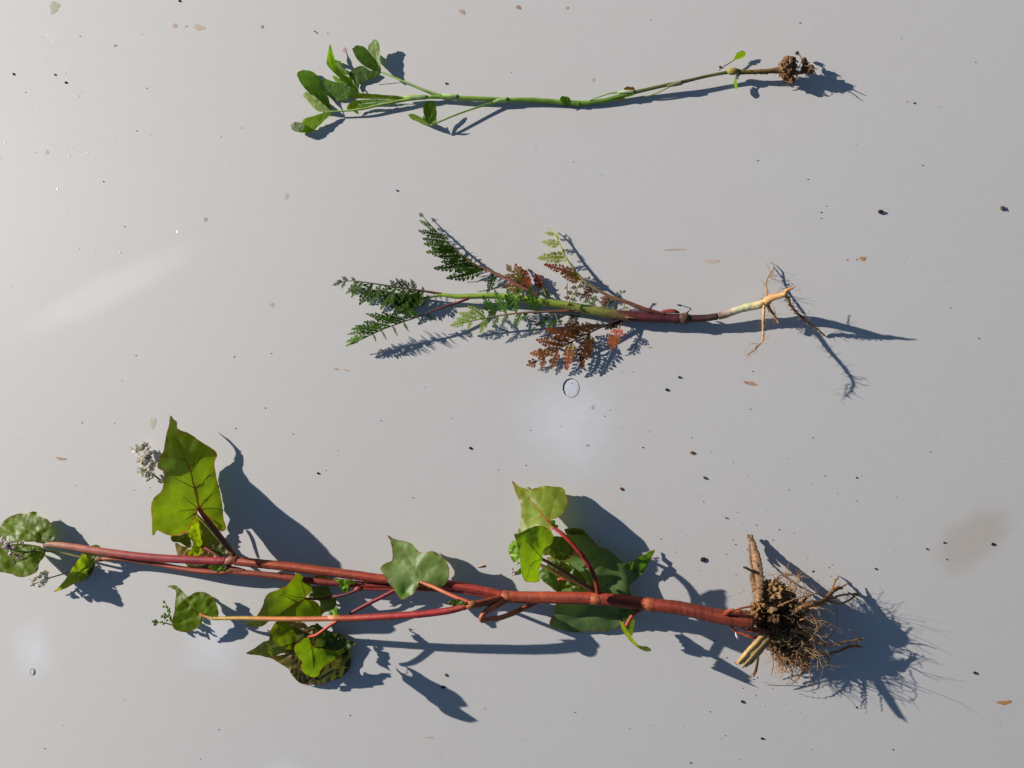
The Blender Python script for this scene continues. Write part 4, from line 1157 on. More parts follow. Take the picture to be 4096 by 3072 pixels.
tube('node', buck, 'B1', [(760, 1175, 57, 8), (730, 1172, 58, 11), (700, 1176, 58, 10), (690, 1180, 58, 5)], [(160, 100, 64), (150, 120, 66), (120, 130, 60), (100, 130, 56)], seg=10)
# petioles
PR = [(150, 48, 46), (140, 54, 44)]
tube('petiole', buck, 'B3', [(1510, 350, 76, 8), (1400, 410, 74, 8), (1250, 485, 70, 8), (1112, 560, 64, 7.5)], [(150, 40, 50), (128, 30, 42), (110, 28, 40)])
tube('petiole', buck, 'B3', [(1490, 348, 76, 5), (1350, 348, 78, 5), (1200, 345, 86, 5), (1150, 362, 88, 6), (1080, 388, 90, 5), (950, 418, 84, 5), (820, 435, 76, 4.6), (712, 430, 68, 4.5)], [(140, 48, 52), (140, 50, 50), (108, 36, 40), (104, 36, 38), (130, 50, 44)])
tube('petiole', buck, 'B4', [(1570, 1060, 92, 14), (1450, 1132, 138, 13.5), (1370, 1175, 162, 13), (1310, 1225, 176, 11.5), (1275, 1285, 178, 9.5), (1300, 1305, 168, 9.5), (1360, 1288, 158, 10), (1500, 1272, 140, 10.5), (1650, 1222, 112, 10.5), (1800, 1152, 80, 10), (1930, 1090, 50, 10), (2060, 1040, 40, 9)],
     [(160, 84, 56), (176, 104, 72), (190, 120, 86), (180, 110, 72), (160, 88, 58), (156, 80, 56)], seg=14)
tube('petiole', buck, 'B4', [(550, 838, 136, 5), (620, 865, 142, 7), (700, 895, 150, 7.5), (850, 965, 166, 7.5), (1000, 1030, 180, 8), (1150, 1085, 190, 9)], [(176, 100, 76), (190, 126, 92), (184, 100, 76), (170, 80, 64)])
tube('petiole', buck, 'B5', [(512, 452, 170, 5.5), (560, 482, 176, 7.5), (620, 532, 182, 8.5), (690, 605, 184, 9), (760, 692, 180, 9.5), (820, 785, 170, 9.5), (855, 870, 150, 9.5), (872, 965, 128, 11)], [(166, 52, 44), (156, 46, 42), (132, 38, 38), (124, 40, 38), (140, 62, 46)])
tube('petiole', buck, 'B5', [(420, 698, 236, 6), (500, 740, 218, 7), (600, 800, 190, 8), (720, 880, 156, 9), (840, 950, 128, 10)], [(150, 84, 60), (120, 76, 50), (112, 84, 50), (110, 84, 50)])
tube('petiole', buck, 'B5', [(400, 742, 200, 7), (500, 790, 184, 8), (600, 840, 164, 9), (700, 885, 146, 9), (830, 950, 124, 9)], [(196, 170, 90), (186, 150, 72), (140, 120, 56), (120, 96, 52)])
tube('petiole', buck, 'B5', [(555, 862, 120, 5), (600, 860, 122, 6), (640, 868, 124, 6), (720, 900, 130, 5)], [(190, 90, 76), (186, 92, 76), (120, 70, 50)])
tube('petiole', buck, 'B5', [(1215, 1100, 134, 8), (1170, 1125, 138, 8), (1130, 1170, 140, 8), (1095, 1235, 140, 8)], [(140, 60, 46), (176, 86, 60), (170, 84, 58)])
tube('petiole', buck, 'B2', [(512, 825, 96, 7), (560, 890, 100, 10), (640, 990, 102, 10.5), (720, 1095, 102, 10.5), (800, 1210, 100, 11)], [(170, 60, 44), (120, 62, 44), (108, 64, 44), (112, 66, 46)])
tube('petiole', buck, 'B2', [(488, 868, 92, 4.5), (560, 940, 84, 4.5), (640, 1035, 72, 4), (722, 1135, 60, 3)], [(150, 150, 66), (132, 150, 62), (104, 124, 48)])
tube('petiole', buck, 'B2', [(535, 1132, 40, 6), (610, 1172, 52, 6), (690, 1228, 62, 6.5), (780, 1312, 72, 8)], [(150, 44, 34), (110, 36, 36), (90, 34, 34), (100, 44, 38)])
tube('petiole', buck, 'B3', [(738, 770, 160, 5), (800, 756, 162, 6), (850, 726, 164, 6.5), (920, 674, 164, 6.5), (1000, 625, 160, 7.5)], [(180, 60, 60), (178, 74, 66), (170, 72, 60), (168, 84, 58)])
tube('petiole', buck, 'B1', [(1475, 1578, 86, 5), (1520, 1597, 90, 5.5), (1580, 1612, 94, 6.5)], [(160, 80, 50), (180, 140, 80), (170, 156, 76)])
# leaves
RIM = (118, 58, 40)
YG, LG, DG3, GG, UN = (96, 128, 18), (114, 140, 26), (50, 74, 26), (86, 112, 66), (112, 112, 90)


def bleaf(fr, outline, ctrl, c, veins=(), **k):
    k.setdefault('rim', RIM)
    k.setdefault('fold', 7.0)
    k.setdefault('wave', 4.5)
    return leaf('leaf', buck, fr, outline, ctrl, c, veins=veins, **k)


bleaf('B2', [(272, 46), (300, 75), (328, 100), (335, 155), (430, 195), (520, 258), (620, 320), (655, 352), (660, 390), (640, 425), (645, 500), (665, 600), (690, 700), (705, 800), (715, 900), (735, 985), (690, 1005), (640, 960), (590, 900), (530, 838), (508, 822), (490, 870), (450, 940), (420, 1010), (300, 1045), (210, 1020), (165, 1000), (140, 1036), (122, 1032), (120, 900), (112, 820), (130, 740), (205, 655), (217, 520), (165, 475), (190, 380), (215, 340), (240, 200), (262, 120)],
      [(272, 46, 92), (330, 150, 116), (300, 260, 112), (640, 340, 42), (650, 420, 22), (420, 440, 112), (175, 470, 180), (640, 560, 9), (440, 600, 126), (215, 545, 234), (200, 655, 282), (130, 740, 316), (115, 820, 322), (125, 1025, 306), (510, 822, 98), (705, 800, 7), (730, 985, 5), (300, 830, 214), (300, 1040, 216)],
      (82, 106, 22), [[(510, 822), (470, 650), (425, 480), (380, 380), (320, 230)], [(508, 822), (420, 828), (340, 836)], [(508, 822), (560, 745), (620, 690)], [(512, 824), (600, 815), (690, 822)], [(505, 830), (450, 870), (400, 910)], [(500, 815), (440, 770), (380, 720)], [(470, 650), (540, 600), (600, 530)], [(470, 650), (380, 600), (290, 560)], [(425, 480), (500, 420), (560, 350)], [(400, 420), (320, 400), (240, 380)]],
      vein_col=(206, 70, 44), vein_r=3.4, crink=5.5, wave=4, label='biggest heart-shaped leaf, curled over at its tip')
bleaf('B2', [(490, 872), (520, 890), (528, 960), (536, 1050), (545, 1130), (528, 1190), (480, 1217), (430, 1217), (418, 1190), (450, 1142), (457, 1100), (422, 1040), (425, 990), (450, 940)],
      [(490, 872, 74), (536, 1130, 40), (425, 1010, 86), (430, 1210, 66), (530, 960, 50)], LG, [[(540, 1130), (525, 1040), (500, 900)]], vein_col=(170, 80, 40), crink=2.5)
bleaf('B2', [(500, 880), (560, 935), (640, 1035), (715, 1130), (760, 1190), (690, 1210), (610, 1165), (545, 1132), (530, 1000)], [(500, 880, 62), (640, 1040, 30), (760, 1190, 34), (545, 1132, 38)], (70, 82, 40), crink=2)
bleaf('B2', [(278, 1046), (350, 1040), (420, 1018), (440, 1080), (450, 1132), (420, 1142), (350, 1100), (290, 1092)], [(278, 1046, 90), (450, 1100, 60), (350, 1100, 84)], (62, 80, 20), crink=3)
bleaf('B2', [(315, 1100), (380, 1130), (440, 1138), (425, 1200), (500, 1230), (560, 1280), (592, 1302), (540, 1322), (440, 1312), (400, 1280), (340, 1220), (320, 1150)], [(315, 1100, 40), (590, 1300, 16), (440, 1310, 10), (420, 1140, 40)], (112, 104, 86), crink=3)
bleaf('B2', [(560, 1140), (620, 1180), (640, 1240), (635, 1330), (560, 1320), (530, 1270), (530, 1190)], [(560, 1140, 26), (635, 1320, 12)], (116, 102, 84), crink=3)
bleaf('B2', [(583, 1300), (640, 1288), (700, 1284), (732, 1310), (712, 1342), (670, 1356), (620, 1328)], [(583, 1300, 92), (732, 1310, 92), (670, 1356, 80), (660, 1286, 100)], (96, 140, 28), crink=3)
# leftmost leaf
bleaf('B1', [(-30, 960), (0, 935), (40, 880), (130, 838), (190, 842), (230, 825), (265, 825), (295, 860), (350, 880), (380, 930), (410, 980), (400, 1022), (370, 1040), (330, 1062), (250, 1046), (170, 1046), (80, 1052), (0, 1012), (-30, 1000)],
      [(-20, 970, 84), (60, 870, 58), (250, 830, 46), (405, 985, 62), (330, 1060, 78), (150, 1040, 96), (200, 930, 70)], (88, 112, 26), [[(330, 1055), (200, 970), (60, 900)], [(330, 1055), (260, 940), (240, 850)], [(330, 1055), (180, 1020), (20, 990)]], vein_col=(130, 130, 50), fold=5, crink=3, wave=4, vein_r=2.4)
bleaf('B1', [(-40, 1040), (60, 1060), (160, 1060), (300, 1080), (335, 1130), (320, 1165), (288, 1205), (276, 1262), (200, 1300), (140, 1306), (80, 1282), (0, 1268), (-40, 1262), (-60, 1150)],
      [(-40, 1060, 100), (330, 1110, 84), (200, 1300, 168), (-20, 1260, 176), (276, 1262, 140), (120, 1180, 124)], (82, 104, 24), [[(325, 1105), (180, 1170), (40, 1250)], [(325, 1105), (220, 1200), (160, 1290)]], vein_col=(130, 120, 44), fold=5, crink=3, wave=4, vein_r=2.2)
bleaf('B1', [(398, 1415), (440, 1370), (490, 1310), (530, 1240), (590, 1160), (604, 1130), (640, 1145), (690, 1180), (698, 1200), (670, 1240), (642, 1310), (600, 1340), (550, 1352), (480, 1390)],
      [(398, 1415, 62), (530, 1245, 92), (600, 1135, 84), (695, 1195, 56), (640, 1310, 20), (500, 1375, 40)], LG, [[(690, 1190), (580, 1270), (440, 1390)]], vein_col=(130, 150, 40), crink=2.5)
bleaf('B1', [(645, 1088), (700, 1068), (735, 1075), (742, 1100), (720, 1130), (690, 1175), (650, 1140), (605, 1130)], [(645, 1088, 46), (740, 1080, 36), (690, 1175, 56)], (92, 124, 24), crink=3)
bleaf('B1', [(640, 1215), (702, 1210), (690, 1250), (660, 1300), (610, 1335), (590, 1330), (630, 1280)], [(640, 1215, 40), (700, 1210, 46), (600, 1335, 12)], (46, 70, 20))
bleaf('B1', [(1232, 1372), (1290, 1366), (1330, 1393), (1385, 1446), (1430, 1422), (1480, 1413), (1530, 1425), (1572, 1460), (1600, 1520), (1612, 1588), (1572, 1612), (1500, 1590), (1482, 1585), (1488, 1640), (1440, 1690), (1365, 1712), (1290, 1692), (1268, 1640), (1285, 1560), (1290, 1490), (1298, 1412), (1262, 1388)],
      [(1232, 1372, 60), (1290, 1500, 100), (1280, 1640, 92), (1390, 1450, 84), (1530, 1430, 60), (1608, 1580, 70), (1482, 1583, 86), (1365, 1708, 56), (1400, 1570, 92)], (86, 112, 22), [[(1480, 1580), (1400, 1530), (1330, 1440), (1280, 1380)], [(1480, 1580), (1530, 1520), (1560, 1470)], [(1480, 1580), (1390, 1610), (1300, 1640)]], vein_col=(150, 80, 40), crink=3.5, wave=4)
# middle-left leaf G
bleaf('B3', [(650, 204), (700, 245), (740, 280), (762, 330), (752, 380), (716, 425), (800, 455), (842, 505), (856, 570), (840, 600), (640, 615), (470, 600), (390, 632), (340, 670), (260, 686), (180, 662), (138, 635), (200, 642), (280, 582), (330, 500), (355, 422), (390, 380), (470, 350), (550, 310), (612, 240)],
      [(650, 204, 92), (750, 300, 56), (716, 425, 66), (395, 385, 226), (550, 315, 176), (850, 580, 24), (620, 600, 70), (320, 520, 140), (300, 600, 92), (140, 636, 44), (550, 470, 112)], (80, 106, 22), [[(716, 427), (600, 490), (470, 570), (330, 640)], [(714, 425), (690, 340), (660, 250)], [(714, 427), (780, 500), (820, 570)], [(640, 470), (560, 420), (470, 390)], [(710, 425), (600, 410), (500, 370)]],
      vein_col=(200, 72, 44), vein_r=2.6, crink=3.5, wave=3)
bleaf('B3', [(765, 325), (830, 318), (910, 320), (940, 380), (975, 420), (986, 480), (960, 530), (880, 552), (852, 572), (842, 505), (832, 450), (745, 418), (760, 370)], [(765, 325, 46), (910, 320, 50), (985, 470, 56), (852, 570, 28), (880, 430, 70)], (70, 92, 54), [[(740, 420), (860, 390), (940, 420)]], vein_col=(120, 130, 90), crink=4)
bleaf('B3', [(952, 255), (1010, 255), (1080, 262), (1150, 275), (1157, 300), (1100, 312), (1106, 350), (1062, 376), (1030, 352), (1000, 290)], [(952, 255, 96), (1157, 285, 92), (1062, 376, 80), (1060, 270, 104)], (100, 146, 34), crink=3)
bleaf('B3', [(788, 238), (850, 226), (922, 245), (880, 257)], [(788, 238, 60), (922, 245, 60), (850, 226, 70)], (84, 118, 50))
bleaf('B3', [(985, 490), (996, 540), (1002, 576), (930, 580), (919, 540), (960, 522)], [(985, 490, 128), (1000, 576, 156), (920, 545, 144)], (100, 150, 34), crink=2)
# bunched leaves at the lower left
bleaf('B3', [(460, 632), (560, 636), (600, 700), (650, 790), (630, 850), (560, 900), (480, 922), (410, 956), (300, 932), (188, 916), (260, 870), (340, 812), (388, 795), (400, 720)],
      [(460, 632, 96), (390, 790, 150), (190, 916, 80), (640, 800, 56), (410, 955, 44), (500, 800, 90)], (78, 96, 16), [[(640, 810), (480, 860), (220, 912)]], vein_col=(150, 90, 40), crink=4)
bleaf('B3', [(560, 634), (690, 640), (740, 690), (785, 722), (765, 752), (700, 722), (640, 682)], [(560, 634, 90), (785, 725, 96), (690, 640, 84)], (110, 104, 84), crink=3)
bleaf('B3', [(560, 640), (700, 690), (800, 660), (950, 730), (1060, 780), (1105, 880), (1112, 1000), (1100, 1040), (1020, 1130), (900, 1168), (850, 1190), (780, 1150), (680, 1080), (600, 1000), (530, 930), (560, 780)],
      [(560, 640, 40), (1060, 780, 40), (1100, 1000, 24), (850, 1190, 12), (560, 930, 30), (800, 900, 46)], (48, 60, 24), crink=7, wave=6)
bleaf('B3', [(805, 648), (870, 690), (950, 738), (1040, 788), (1152, 820), (1110, 860), (1062, 890), (960, 885), (850, 872), (790, 862), (793, 740)], [(805, 648, 96), (1152, 820, 60), (790, 862, 130), (1000, 890, 84), (950, 740, 74)], (58, 80, 40), [[(795, 860), (950, 850), (1130, 822)]], vein_col=(110, 130, 80), crink=4)
bleaf('B3', [(740, 768), (700, 780), (670, 810), (622, 840), (614, 890), (640, 940), (682, 1000), (668, 1020), (690, 1080), (730, 1110), (790, 1127), (832, 1110), (842, 1070), (900, 1022), (960, 980), (1030, 920), (1064, 888), (960, 892), (850, 872), (790, 862), (762, 822), (750, 780)],
      [(740, 768, 164), (618, 860, 280), (690, 1080, 290), (830, 1110, 205), (1060, 890, 90), (800, 870, 160), (780, 980, 204)], (86, 116, 18), [[(742, 775), (770, 900), (780, 1050)], [(745, 790), (860, 900), (980, 930)]], vein_col=(120, 150, 40), crink=2.5, vein_r=1.8)
bleaf('B3', [(410, 952), (520, 925), (600, 932), (645, 918), (665, 1000), (690, 1085), (800, 1128), (792, 1165), (768, 1197), (700, 1190), (640, 1160), (580, 1072), (530, 1032), (440, 976)], [(410, 952, 40), (640, 925, 60), (690, 1080, 54), (770, 1197, 16), (540, 1030, 40)], (94, 90, 56), crink=6, wave=5)
bleaf('B3', [(640, 1040), (700, 1085), (790, 1130), (800, 1180), (720, 1190), (640, 1158), (575, 1070)], [(640, 1040, 66), (800, 1150, 40), (640, 1158, 30)], (70, 72, 28), crink=4)
bleaf('B3', [(845, 1105), (900, 1030), (960, 990), (1012, 958), (1060, 1030), (1106, 1042), (1060, 1100), (1000, 1140), (900, 1166), (850, 1192), (798, 1180), (806, 1150)], [(845, 1105, 90), (1012, 958, 84), (1106, 1042, 40), (850, 1192, 18), (950, 1080, 60)], (62, 72, 32), [[(850, 1120), (960, 1060), (1090, 1045)]], vein_col=(110, 110, 66), crink=5, wave=4)
bleaf('B3', [(960, 740), (1010, 738), (1060, 770), (1090, 812), (1020, 800), (980, 780)], [(960, 740, 84), (1090, 812, 50)], (70, 94, 50), crink=4)
bleaf('B3', [(540, 885), (610, 880), (630, 905), (590, 925), (540, 910)], [(540, 885, 70), (630, 905, 60)], (120, 112, 88), crink=3)
# flat pale leaf in the centre
bleaf('B4', [(148, 270), (220, 310), (290, 335), (350, 340), (440, 375), (490, 430), (530, 470), (600, 482), (690, 465), (760, 495), (830, 550), (870, 610), (898, 690), (890, 780), (870, 842), (780, 902), (700, 882), (620, 862), (560, 838), (528, 850), (525, 890), (500, 940), (430, 1000), (320, 1050), (270, 990), (220, 920), (160, 840), (100, 740), (65, 680), (85, 640), (140, 605), (190, 590), (212, 540), (207, 450), (190, 360), (165, 300)],
      [(148, 270, 88), (540, 830, 134), (80, 680, 116), (320, 1045, 150), (690, 470, 112), (890, 740, 118), (450, 400, 100), (780, 895, 126), (350, 640, 112), (640, 640, 128), (205, 520, 104)], (104, 128, 76), [[(545, 825), (480, 690), (400, 560), (330, 460), (240, 370), (170, 290)], [(535, 825), (440, 770), (330, 715), (180, 680)], [(545, 820), (640, 700), (760, 620), (840, 600)], [(530, 830), (440, 880), (340, 980)], [(470, 670), (500, 550)], [(330, 720), (290, 680), (230, 625)], [(400, 560), (320, 560), (240, 560)], [(330, 460), (370, 400)]],
      vein_col=(150, 140, 90), vein_r=2.0, crink=4, wave=4, mat=M['pale'], c_tip=((84, 128, 30), (330, 980), 40), label='flat grey-green heart-shaped leaf beside the main stem')
bleaf('B4', [(570, 866), (640, 880), (700, 900), (690, 920), (610, 905)], [(570, 866, 120), (700, 905, 118)], (90, 130, 40))
bleaf('B4', [(848, 1105), (920, 1060), (1000, 1044), (1050, 1060), (1092, 1085), (1062, 1120), (1100, 1150), (1062, 1178), (980, 1142), (900, 1116)], [(848, 1105, 186), (1000, 1045, 214), (1090, 1100, 206), (1062, 1178, 196)], (66, 96, 44), crink=5)
# leaves on the right
bleaf('B5', [(610, 468), (680, 460), (740, 474), (800, 520), (890, 610), (950, 628), (1050, 715), (1100, 742), (1225, 800), (1190, 850), (1120, 930), (1165, 1050), (1165, 1150), (1030, 1232), (960, 1272), (880, 1277), (800, 1268), (740, 1282), (640, 1277), (560, 1256), (500, 1236), (494, 1190), (530, 1120), (545, 1000), (560, 880), (520, 780), (470, 700), (500, 688), (600, 710), (680, 660), (670, 590), (630, 520)],
      [(610, 468, 60), (740, 475, 60), (950, 630, 60), (1225, 800, 36), (1120, 930, 56), (1160, 1150, 50), (960, 1270, 22), (640, 1275, 20), (500, 1220, 28), (545, 1000, 46), (480, 695, 56), (800, 850, 66), (820, 1100, 52)], (90, 116, 70), [[(860, 1000), (780, 800), (700, 640), (640, 500)], [(850, 980), (980, 880), (1180, 810)], [(840, 1010), (640, 960), (560, 900)], [(840, 1060), (720, 1160), (560, 1230)], [(780, 800), (680, 760), (600, 720)], [(880, 1060), (1000, 1140), (1080, 1190)], [(760, 760), (850, 680), (900, 620)]],
      vein_col=(140, 150, 100), vein_r=2.0, crink=5, wave=4, mat=M['pale'], label='broad dark green leaf under the main stem')
bleaf('B5', [(606, 470), (670, 460), (740, 464), (775, 490), (800, 522), (740, 512), (660, 508)], [(606, 470, 70), (800, 522, 68), (700, 462, 84)], (70, 92, 34), crink=3)
bleaf('B5', [(1060, 732), (1100, 742), (1180, 700), (1250, 660), (1322, 632), (1285, 710), (1228, 802), (1150, 790), (1080, 770)], [(1070, 740, 70), (1180, 700, 62), (1320, 634, 10), (1225, 800, 30), (1150, 780, 50)], (70, 112, 40), crink=2)
bleaf('B5', [(412, 800), (440, 770), (500, 727), (560, 720), (592, 742), (576, 800), (552, 860), (570, 900), (577, 966), (530, 950), (490, 916), (440, 880), (415, 845)], [(412, 810, 106), (592, 742, 110), (577, 966, 84), (480, 850, 116)], (72, 104, 54), [[(580, 760), (500, 820), (430, 850)]], vein_col=(110, 140, 80), crink=4)
bleaf('B5', [(560, 740), (600, 720), (700, 780), (760, 850), (800, 930), (620, 935), (570, 960), (560, 860)], [(560, 740, 96), (800, 930, 100), (570, 960, 80)], (84, 110, 36), crink=4)
bleaf('B5', [(500, 530), (580, 525), (640, 545), (680, 610), (680, 660), (640, 700), (580, 712), (510, 690), (470, 640), (490, 590)], [(500, 530, 120), (680, 620, 100), (580, 712, 96), (480, 640, 120)], (62, 84, 28), crink=4)
bleaf('B5', [(450, 600), (505, 596), (512, 650), (480, 672), (440, 668)], [(450, 600, 150), (512, 650, 140)], (108, 132, 54), crink=3)
bleaf('B5', [(192, 87), (230, 112), (280, 140), (335, 150), (400, 138), (440, 124), (520, 130), (585, 138), (612, 160), (618, 200), (631, 240), (620, 300), (600, 332), (560, 372), (492, 402), (512, 432), (508, 470), (500, 540), (440, 600), (330, 560), (245, 510), (258, 420), (266, 350), (258, 260), (230, 200), (210, 140)],
      [(192, 87, 28), (440, 126, 44), (612, 160, 54), (625, 270, 98), (495, 405, 166), (500, 540, 172), (250, 500, 128), (262, 340, 84), (400, 300, 100)], (112, 132, 56), [[(512, 450), (440, 360), (380, 285), (280, 180), (200, 95)], [(480, 410), (500, 320), (540, 200)], [(440, 360), (400, 380), (320, 420)], [(380, 285), (420, 220), (430, 150)], [(510, 450), (420, 470), (300, 480)]],
      vein_col=(190, 50, 44), vein_r=2.6, crink=3, wave=3, rim=(150, 70, 50), label='pale speckled leaf with a red midrib')
bleaf('B5', [(492, 402), (535, 398), (536, 428), (560, 440), (548, 462), (514, 458)], [(492, 402, 176), (560, 440, 160)], (76, 130, 28))
bleaf('B5', [(212, 506), (250, 500), (330, 460), (400, 440), (450, 450), (500, 490), (523, 530), (500, 590), (450, 620), (436, 680), (430, 720), (410, 780), (412, 868), (390, 886), (330, 886), (290, 870), (265, 800), (255, 700), (240, 600), (222, 550)],
      [(212, 506, 340), (255, 700, 352), (300, 872, 344), (400, 445, 296), (520, 530, 248), (430, 700, 246), (405, 870, 258), (340, 640, 304)], (98, 130, 18), [[(430, 695), (360, 620), (290, 540)], [(428, 700), (350, 740), (310, 850)]], vein_col=(120, 150, 40), vein_r=1.8, crink=2.5, wave=2, rim=(90, 60, 24), c_tip=((60, 92, 30), (345, 505), 30), label='bright sunlit-through green leaf standing highest')
bleaf('B5', [(165, 622), (185, 576), (215, 555), (240, 590), (255, 680), (232, 722), (205, 724), (180, 682)], [(165, 622, 206), (215, 556, 220), (255, 680, 216), (205, 724, 196)], (110, 156, 62), [[(245, 640), (180, 630)]], vein_col=(150, 180, 110), crink=4)
bleaf('B5', [(206, 830), (230, 800), (268, 770), (268, 815), (240, 830)], [(206, 830, 160), (268, 775, 176), (240, 830, 156)], (92, 140, 50))
bleaf('B5', [(1050, 1195), (1078, 1213), (1102, 1245), (1112, 1282), (1142, 1322), (1182, 1370), (1210, 1390), (1262, 1395), (1294, 1427), (1250, 1434), (1200, 1412), (1158, 1382), (1108, 1330), (1068, 1270), (1055, 1228)],
      [(1050, 1195, 150), (1108, 1275, 138), (1060, 1245, 170), (1110, 1330, 190), (1290, 1428, 150), (1180, 1372, 120), (1160, 1380, 176)], (112, 140, 54), crink=2, rim=(150, 80, 50))
bleaf('B5', [(1098, 1240), (1130, 1190), (1155, 1155), (1164, 1195), (1150, 1270), (1142, 1312), (1112, 1280)], [(1098, 1240, 140), (1160, 1190, 70), (1142, 1310, 90)], (62, 90, 26), crink=2)
bleaf('B5', [(1040, 1130), (1110, 1110), (1160, 1130), (1110, 1190), (1060, 1200)], [(1040, 1130, 60), (1160, 1130, 80), (1060, 1200, 40)], (66, 98, 40))


# ------------------------------------------------------------------ flowers
def flower_mesh(kind):
    V, F, fm = [], [], []
    if kind == 'open':
        for k in range(5):
            a = k*2*math.pi/5+rng.normal(0, .12)
            ca, sa = math.cos(a), math.sin(a)
            b = len(V)
            op = rng.uniform(.2, .55)
            for i, (u, w) in enumerate(((0.12, .12), (.4, .3), (.75, .36), (1.0, .16))):
                z = op*u*u+0.1
                for q in (-w, 0, w):
                    x, y = u, q
                    V.append((x*ca-y*sa, x*sa+y*ca, z+abs(q)*.35))
            for i in range(3):
                for j in range(2):
                    F.append((b+i*3+j, b+i*3+j+1, b+(i+1)*3+j+1, b+(i+1)*3+j))
                    fm.append(0)
        for k in range(7):
            a = k*2*math.pi/7
            b = len(V)
            x, y = .3*math.cos(a), .3*math.sin(a)
            V += [(x*.4-.04, y*.4, .1), (x*.4+.04, y*.4, .1), (x, y, .55), (x*1.2+.06, y*1.2+.06, .6)]
            F += [(b, b+1, b+2), (b+1, b+3, b+2)]
            fm += [1, 1]
        b = len(V)
        V += [(.22*math.cos(k), .22*math.sin(k), .12) for k in np.arange(6)*math.pi/3]+[(0, 0, .36)]
        for k in range(6):
            F.append((b+k, b+(k+1) % 6, b+6))
            fm.append(1)
    else:
        n, m = 6, 5
        for i in range(m):
            t = i/(m-1)
            r = .38*math.sin(math.pi*min(.97, t*.9+.08))**.8
            for k in range(n):
                a = k*2*math.pi/n+t*.4
                V.append((r*math.cos(a), r*math.sin(a), t*1.1-.1))
        for i in range(m-1):
            for k in range(n):
                F.append((i*n+k, i*n+(k+1) % n, (i+1)*n+(k+1) % n, (i+1)*n+k))
                fm.append(0 if i > 0 else 1)
        F += [tuple(range(n-1, -1, -1)), tuple(range((m-1)*n, m*n))]
        fm += [1, 0]
    return V, F, fm


def flower_mat(name, c):
    m, nt, N, L, out = newmat(name)
    p = N.new('ShaderNodeBsdfPrincipled')
    tc = N.new('ShaderNodeTexCoord')
    n1 = noise_node(nt, 3, 4, .6, tc.outputs['Object'])
    L.new(mixc(nt, n1.outputs[0], tuple(.8*x for x in lin(c)), tuple(min(1, 1.15*x) for x in lin(c))), p.inputs['Base Color'])
    p.inputs['Roughness'].default_value = .6
    t = N.new('ShaderNodeBsdfTranslucent')
    t.inputs['Color'].default_value = lin(c)+(1,)
    mx = N.new('ShaderNodeMixShader')
    mx.inputs[0].default_value = .35
    L.new(p.outputs[0], mx.inputs[1])
    L.new(t.outputs[0], mx.inputs[2])
    L.new(mx.outputs[0], out.inputs[0])
    return m


FM = {'white': flower_mat('white_petals', (214, 208, 196)), 'pink': flower_mat('pink_buds', (206, 182, 186)), 'green': flower_mat('green_buds', (150, 176, 96)), 'centre': flower_mat('flower_centre', (150, 150, 70)), 'brown': flower_mat('faded_petals', (150, 118, 96))}
FMESH = {}
for kd in ('open', 'bud'):
    for cn in ('white', 'pink', 'green', 'brown'):
        V, F, fm = flower_mesh(kd)
        me = bpy.data.meshes.new('flower')
        me.from_pydata(V, [], F)
        me.materials.append(FM[cn])
        me.materials.append(FM['centre'])
        me.polygons.foreach_set('material_index', fm)
        me.polygons.foreach_set('use_smooth', [True]*len(F))
        FMESH[kd, cn] = me


def raceme(fr, axis, rc, flowers, label=None):
    """axis: (X, Y, h, r) of the stalk; flowers: (X, Y, dh, size, kind, colour)"""
    o = tube('flower_cluster', buck, fr, axis, rc, seg=7, step=5)
    if label:
        o['label'] = label
    ax = catmull(nat(fr, axis), 4)
    for X, Y, dh, sz, kd, cn in flowers:
        q = nat(fr, [(X, Y)])[0]
        i = np.argmin(np.hypot(*(ax[:, :2]-q).T))
        h = max(ax[i, 2]+dh, sz*0.5)
        w = P3([(q[0], q[1], h)])[0]
        aw = P3([ax[i, :3]])[0]
        f = bpy.data.objects.new('flower', FMESH[kd, cn])
        col.objects.link(f)
        out = w-aw+np.array((0, 0, 0.0007))+rng.normal(0, .0005, 3)
        f.rotation_euler = (Vector(out).to_track_quat('Z', 'Y') @ Matrix.Rotation(rng.uniform(0, 6), 4, 'Z').to_quaternion()).to_euler()
        s = sz*S*1.15*rng.uniform(.85, 1.15)
        f.scale = (s, s, s)
        finish(f, o, w)
    return o


fl = []
for i in range(58):
    t = rng.uniform(0, 1)
    cx, cy = 1045+45*t+rng.normal(0, 8), 335+215*t
    wd = 40+12*math.sin(t*9)
    fl.append((cx+rng.uniform(-wd, wd), cy+rng.uniform(-14, 14), rng.uniform(0, 26), rng.uniform(12, 17), 'open' if rng.random() < .85 else 'bud', 'white'))
fl += [(1055, 465, 26, 8, 'bud', 'brown'), (1112, 572, 10, 15, 'bud', 'green'), (1100, 575, 14, 14, 'bud', 'green'), (1085, 545, 16, 12, 'bud', 'green'), (1045, 470, 24, 8, 'bud', 'green')]
raceme('B1', [(1210, 610, 58, 3), (1160, 572, 52, 3.4), (1120, 540, 46, 3.4), (1090, 480, 40, 3), (1065, 410, 36, 2.4), (1050, 330, 30, 1.4)], [(116, 140, 66), (130, 150, 84), (150, 160, 100)], fl, 'full white flower cluster beside the biggest leaf')
fl = []
for i in range(26):
    t = rng.uniform(0, 1)
    fl.append((10+80*t+rng.uniform(-18, 18), 1010+105*t+rng.uniform(-26, 26), rng.uniform(4, 22), rng.uniform(13, 17), 'bud' if rng.random() < .7 else 'open', 'pink' if rng.random() < .65 else 'white'))
raceme('B1', [(235, 1118, 96, 3), (180, 1120, 120, 3), (120, 1110, 134, 2.6), (70, 1075, 136, 2), (20, 1010, 130, 1.4)], [(92, 120, 54), (110, 110, 70)], fl, 'pinkish bud cluster on the leftmost leaf')
